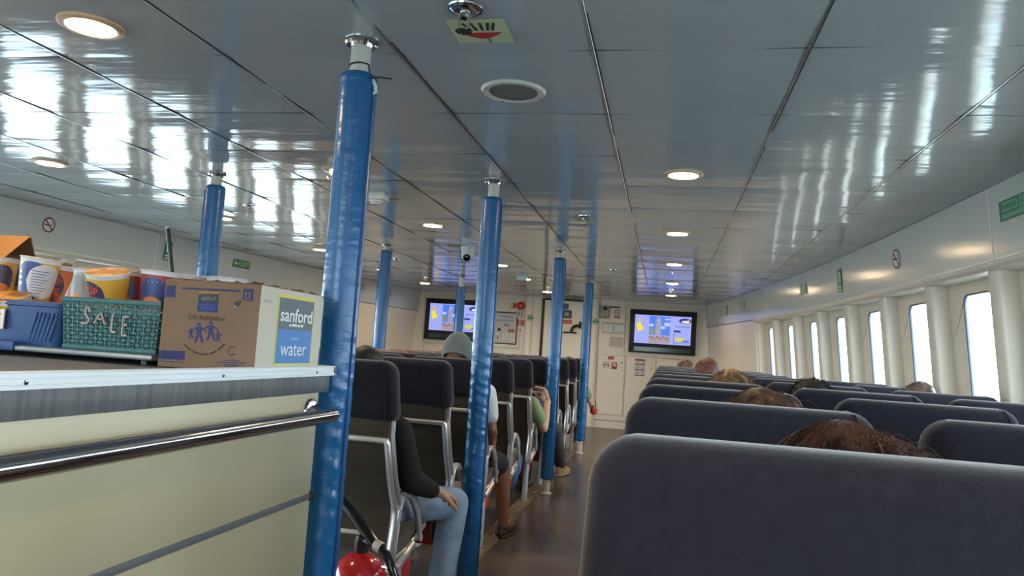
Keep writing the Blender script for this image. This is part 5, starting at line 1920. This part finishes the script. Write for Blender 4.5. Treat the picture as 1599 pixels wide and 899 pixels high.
person('person in green shirt raising a bent bare arm into the aisle, beside the third pole', (-1.21, 6.17, 1.20), (-1.24, 6.29, S5), skin=M_SKINP, hair=M_HBRN, shirt=M_GRN, trousers=M_CHAR, shoe=M_BLACK, seed=4,
       armR=((-.925, 6.20, .675), (-.925, 6.32, .885), (-.45, .1, .85), (-.6, -.5, .0), .9), vox=.006, sh_w=.19)
S6 = floor_z(7.0) + .48
person('person in charcoal trousers with one tan shoe out in the aisle', (-1.24, 6.95, 1.20), (-1.20, 7.06, S6), hair=M_HBLK, shirt=M_CHAR, trousers=M_CHAR, shoe=M_TAN, seed=5,
       legR=((-1.0, 7.44, .55), (-.945, 7.60, .19), (-.90, 7.75, .14)))
S9 = floor_z(10.1) + .48
person('person in the farthest centre seat, arm out in the aisle holding a red bag', (-1.22, 10.07, 1.24), (-1.22, 10.2, S9), skin=M_SKINP, hair=M_HBRN, shirt=M_GRN, trousers=M_CHAR, shoe=M_BLACK, seed=6,
       armR=((-.905, 10.10, .66), (-.91, 10.32, .70), (.0, .7, -.6), (-.6, 0, -.6), 1.0), sh_w=.19)
t = thing('red_bag', 'small red bag with black loop handle held out into the aisle', 'bag', (-.895, 10.40, .60))
b = MB(); b.ellipsoid((0, 0, -.05), (.05, .035, .055), 20, 12); b.build('pouch', mat('bag_red', (.62, .05, .025), .5), t)
b = MB(); b.tube([(-.025, 0, -.005), (-.028, 0, .04), (-.01, 0, .075), (.012, 0, .075), (.028, 0, .04), (.025, 0, -.005)], .005, 8); b.build('handle', M_BLACK, t)

# travellers in the block by the bright windows: heads above the seat backs
SR = lambda y: floor_z(y) + .475
M_HDRK = mat('dark_auburn_hair', (.050, .021, .013), .42, var=(30, .85), bump=(120, .4))
person('person with tousled dark auburn hair just above the nearest seat back', (.212, 1.005, 1.219), (.17, 1.16, SR(1.1)), turn=-.25, tilt=.10, hair=M_HDRK, hair_style='long', shirt=M_BLUET, trousers=M_CHAR, shoe=M_BLACK, seed=11,
       strand=dict(n_=1500, lo=.03, hi=.09, droop=1.3, fly=.07, rad=.0006, aim=(.15, -.1, -.1)), fluff=900)
person('person with streaked brown and blond hair above the second seat back', (.205, 1.80, 1.230), (.17, 1.94, SR(1.9)), turn=.2, tilt=.08, hair=M_HBRN, hair_style='long', shirt=M_CREAMT, trousers=M_CHAR, shoe=M_BLACK, seed=12,
       strand=dict(n_=800, lo=.03, hi=.09, droop=1.2, fly=.07, rad=.0008, aim=(.2, -.1, 0)), fluff=120)
person('person with dark blond hair falling to one side, in the fourth row aisle seat', (.262, 3.32, 1.260), (.18, 3.46, SR(3.4)), turn=.15, tilt=.1, hair=M_HBLD, hair_style='long', shirt=M_BLUET, trousers=M_CHAR, shoe=M_BLACK, seed=13, sh_w=.14, armR=((.345, 3.42, .74), (.27, 3.68, .63), (-.4, .8, -.2), (0, 0, -1), .5),
       strand=dict(n_=350, lo=.04, hi=.09, droop=1.2, fly=.06, rad=.0011, aim=(.3, 0, 0)), fluff=80)
person('person with smooth reddish-brown hair in front of the far television wall', (.262, 4.88, 1.309), (.20, 5.02, SR(5.0)), turn=-.1, hair=M_HAUB, hair_style='short', shirt=M_BLUET, trousers=M_CHAR, shoe=M_BLACK, seed=14)
person('person with dark spiky hair in a middle seat by the bright windows', (.59, 3.34, 1.240), (.74, 3.46, SR(3.4)), hair=M_HBLK, hair_style='short', shirt=M_CHAR, trousers=M_CHAR, shoe=M_BLACK, seed=15, sh_w=.13, armL=((.53, 3.42, .74), (.63, 3.68, .63), (.4, .8, -.2), (0, 0, -1), .5),
       strand=dict(n_=700, lo=.012, hi=.028, droop=.2, fly=.8, rad=.0012))
person('person with greying brown hair in the window seat, outlined against the second window', (1.235, 4.12, 1.254), (1.26, 4.26, SR(4.2)), turn=-.2, hair=M_HGRY, hair_style='long', shirt=M_CHAR, trousers=M_CHAR, shoe=M_BLACK, seed=16, sh_w=.16,
       strand=dict(n_=250, lo=.04, hi=.08, droop=1.2, fly=.06, rad=.0012))
person('person turned sideways with white collar, farthest head by the lockers', (.205, 8.02, 1.292), (.20, 8.14, SR(8.1)), turn=1.2, tilt=-.25, skin=M_SKINP, hair=M_HBRN, hair_style='short', shirt=M_WHT, trousers=M_CHAR, shoe=M_BLACK, seed=17)

# blue and black bag on the green-shirted traveller's lap
q = aty(846, 695, 6.42)
t = thing('travel_bag', 'blue and black bag below the raised bare arm, on the aisle seat edge', 'bag', (-1.035, 6.50, floor_z(6.5) + .60))
b = MB(); b.box((-.09, -.07, -.02), (.06, .07, .20), .035, 3)
for v in b.bm.verts:
    v.co += Vector((noise.noise(v.co * 12), noise.noise(v.co * 12 + Vector((3, 0, 0))), 0)) * .012
b.build('pouch', mat('bag_navy', (.02, .035, .11), .6), t)
b = MB(); b.box((.055, -.05, .02), (.068, .045, .12), .008, 2); b.build('pocket', mat('bag_blue', (.05, .16, .42), .5), t)
b = MB(); b.tube([(.03, -.05, .19), (.06, -.06, .23), (.07, -.02, .25), (.06, .04, .22), (.03, .05, .19)], [(.012, .003)] * 5, 6); b.build('strap', M_WHITE, t)
t = thing('blue_cloth', 'flat blue cloth hanging from a seat edge under the green-shirted traveller row', 'cloth', (-.998, 5.60, floor_z(5.6) + .235))
b = MB(); b.prism([(0, -.20, .02), (0, .10, .10), (0, .14, .20), (0, -.16, .145)], (-.008, 0, 0)); b.build('cloth', mat('folder_blue', (.03, .13, .34), .5), t)
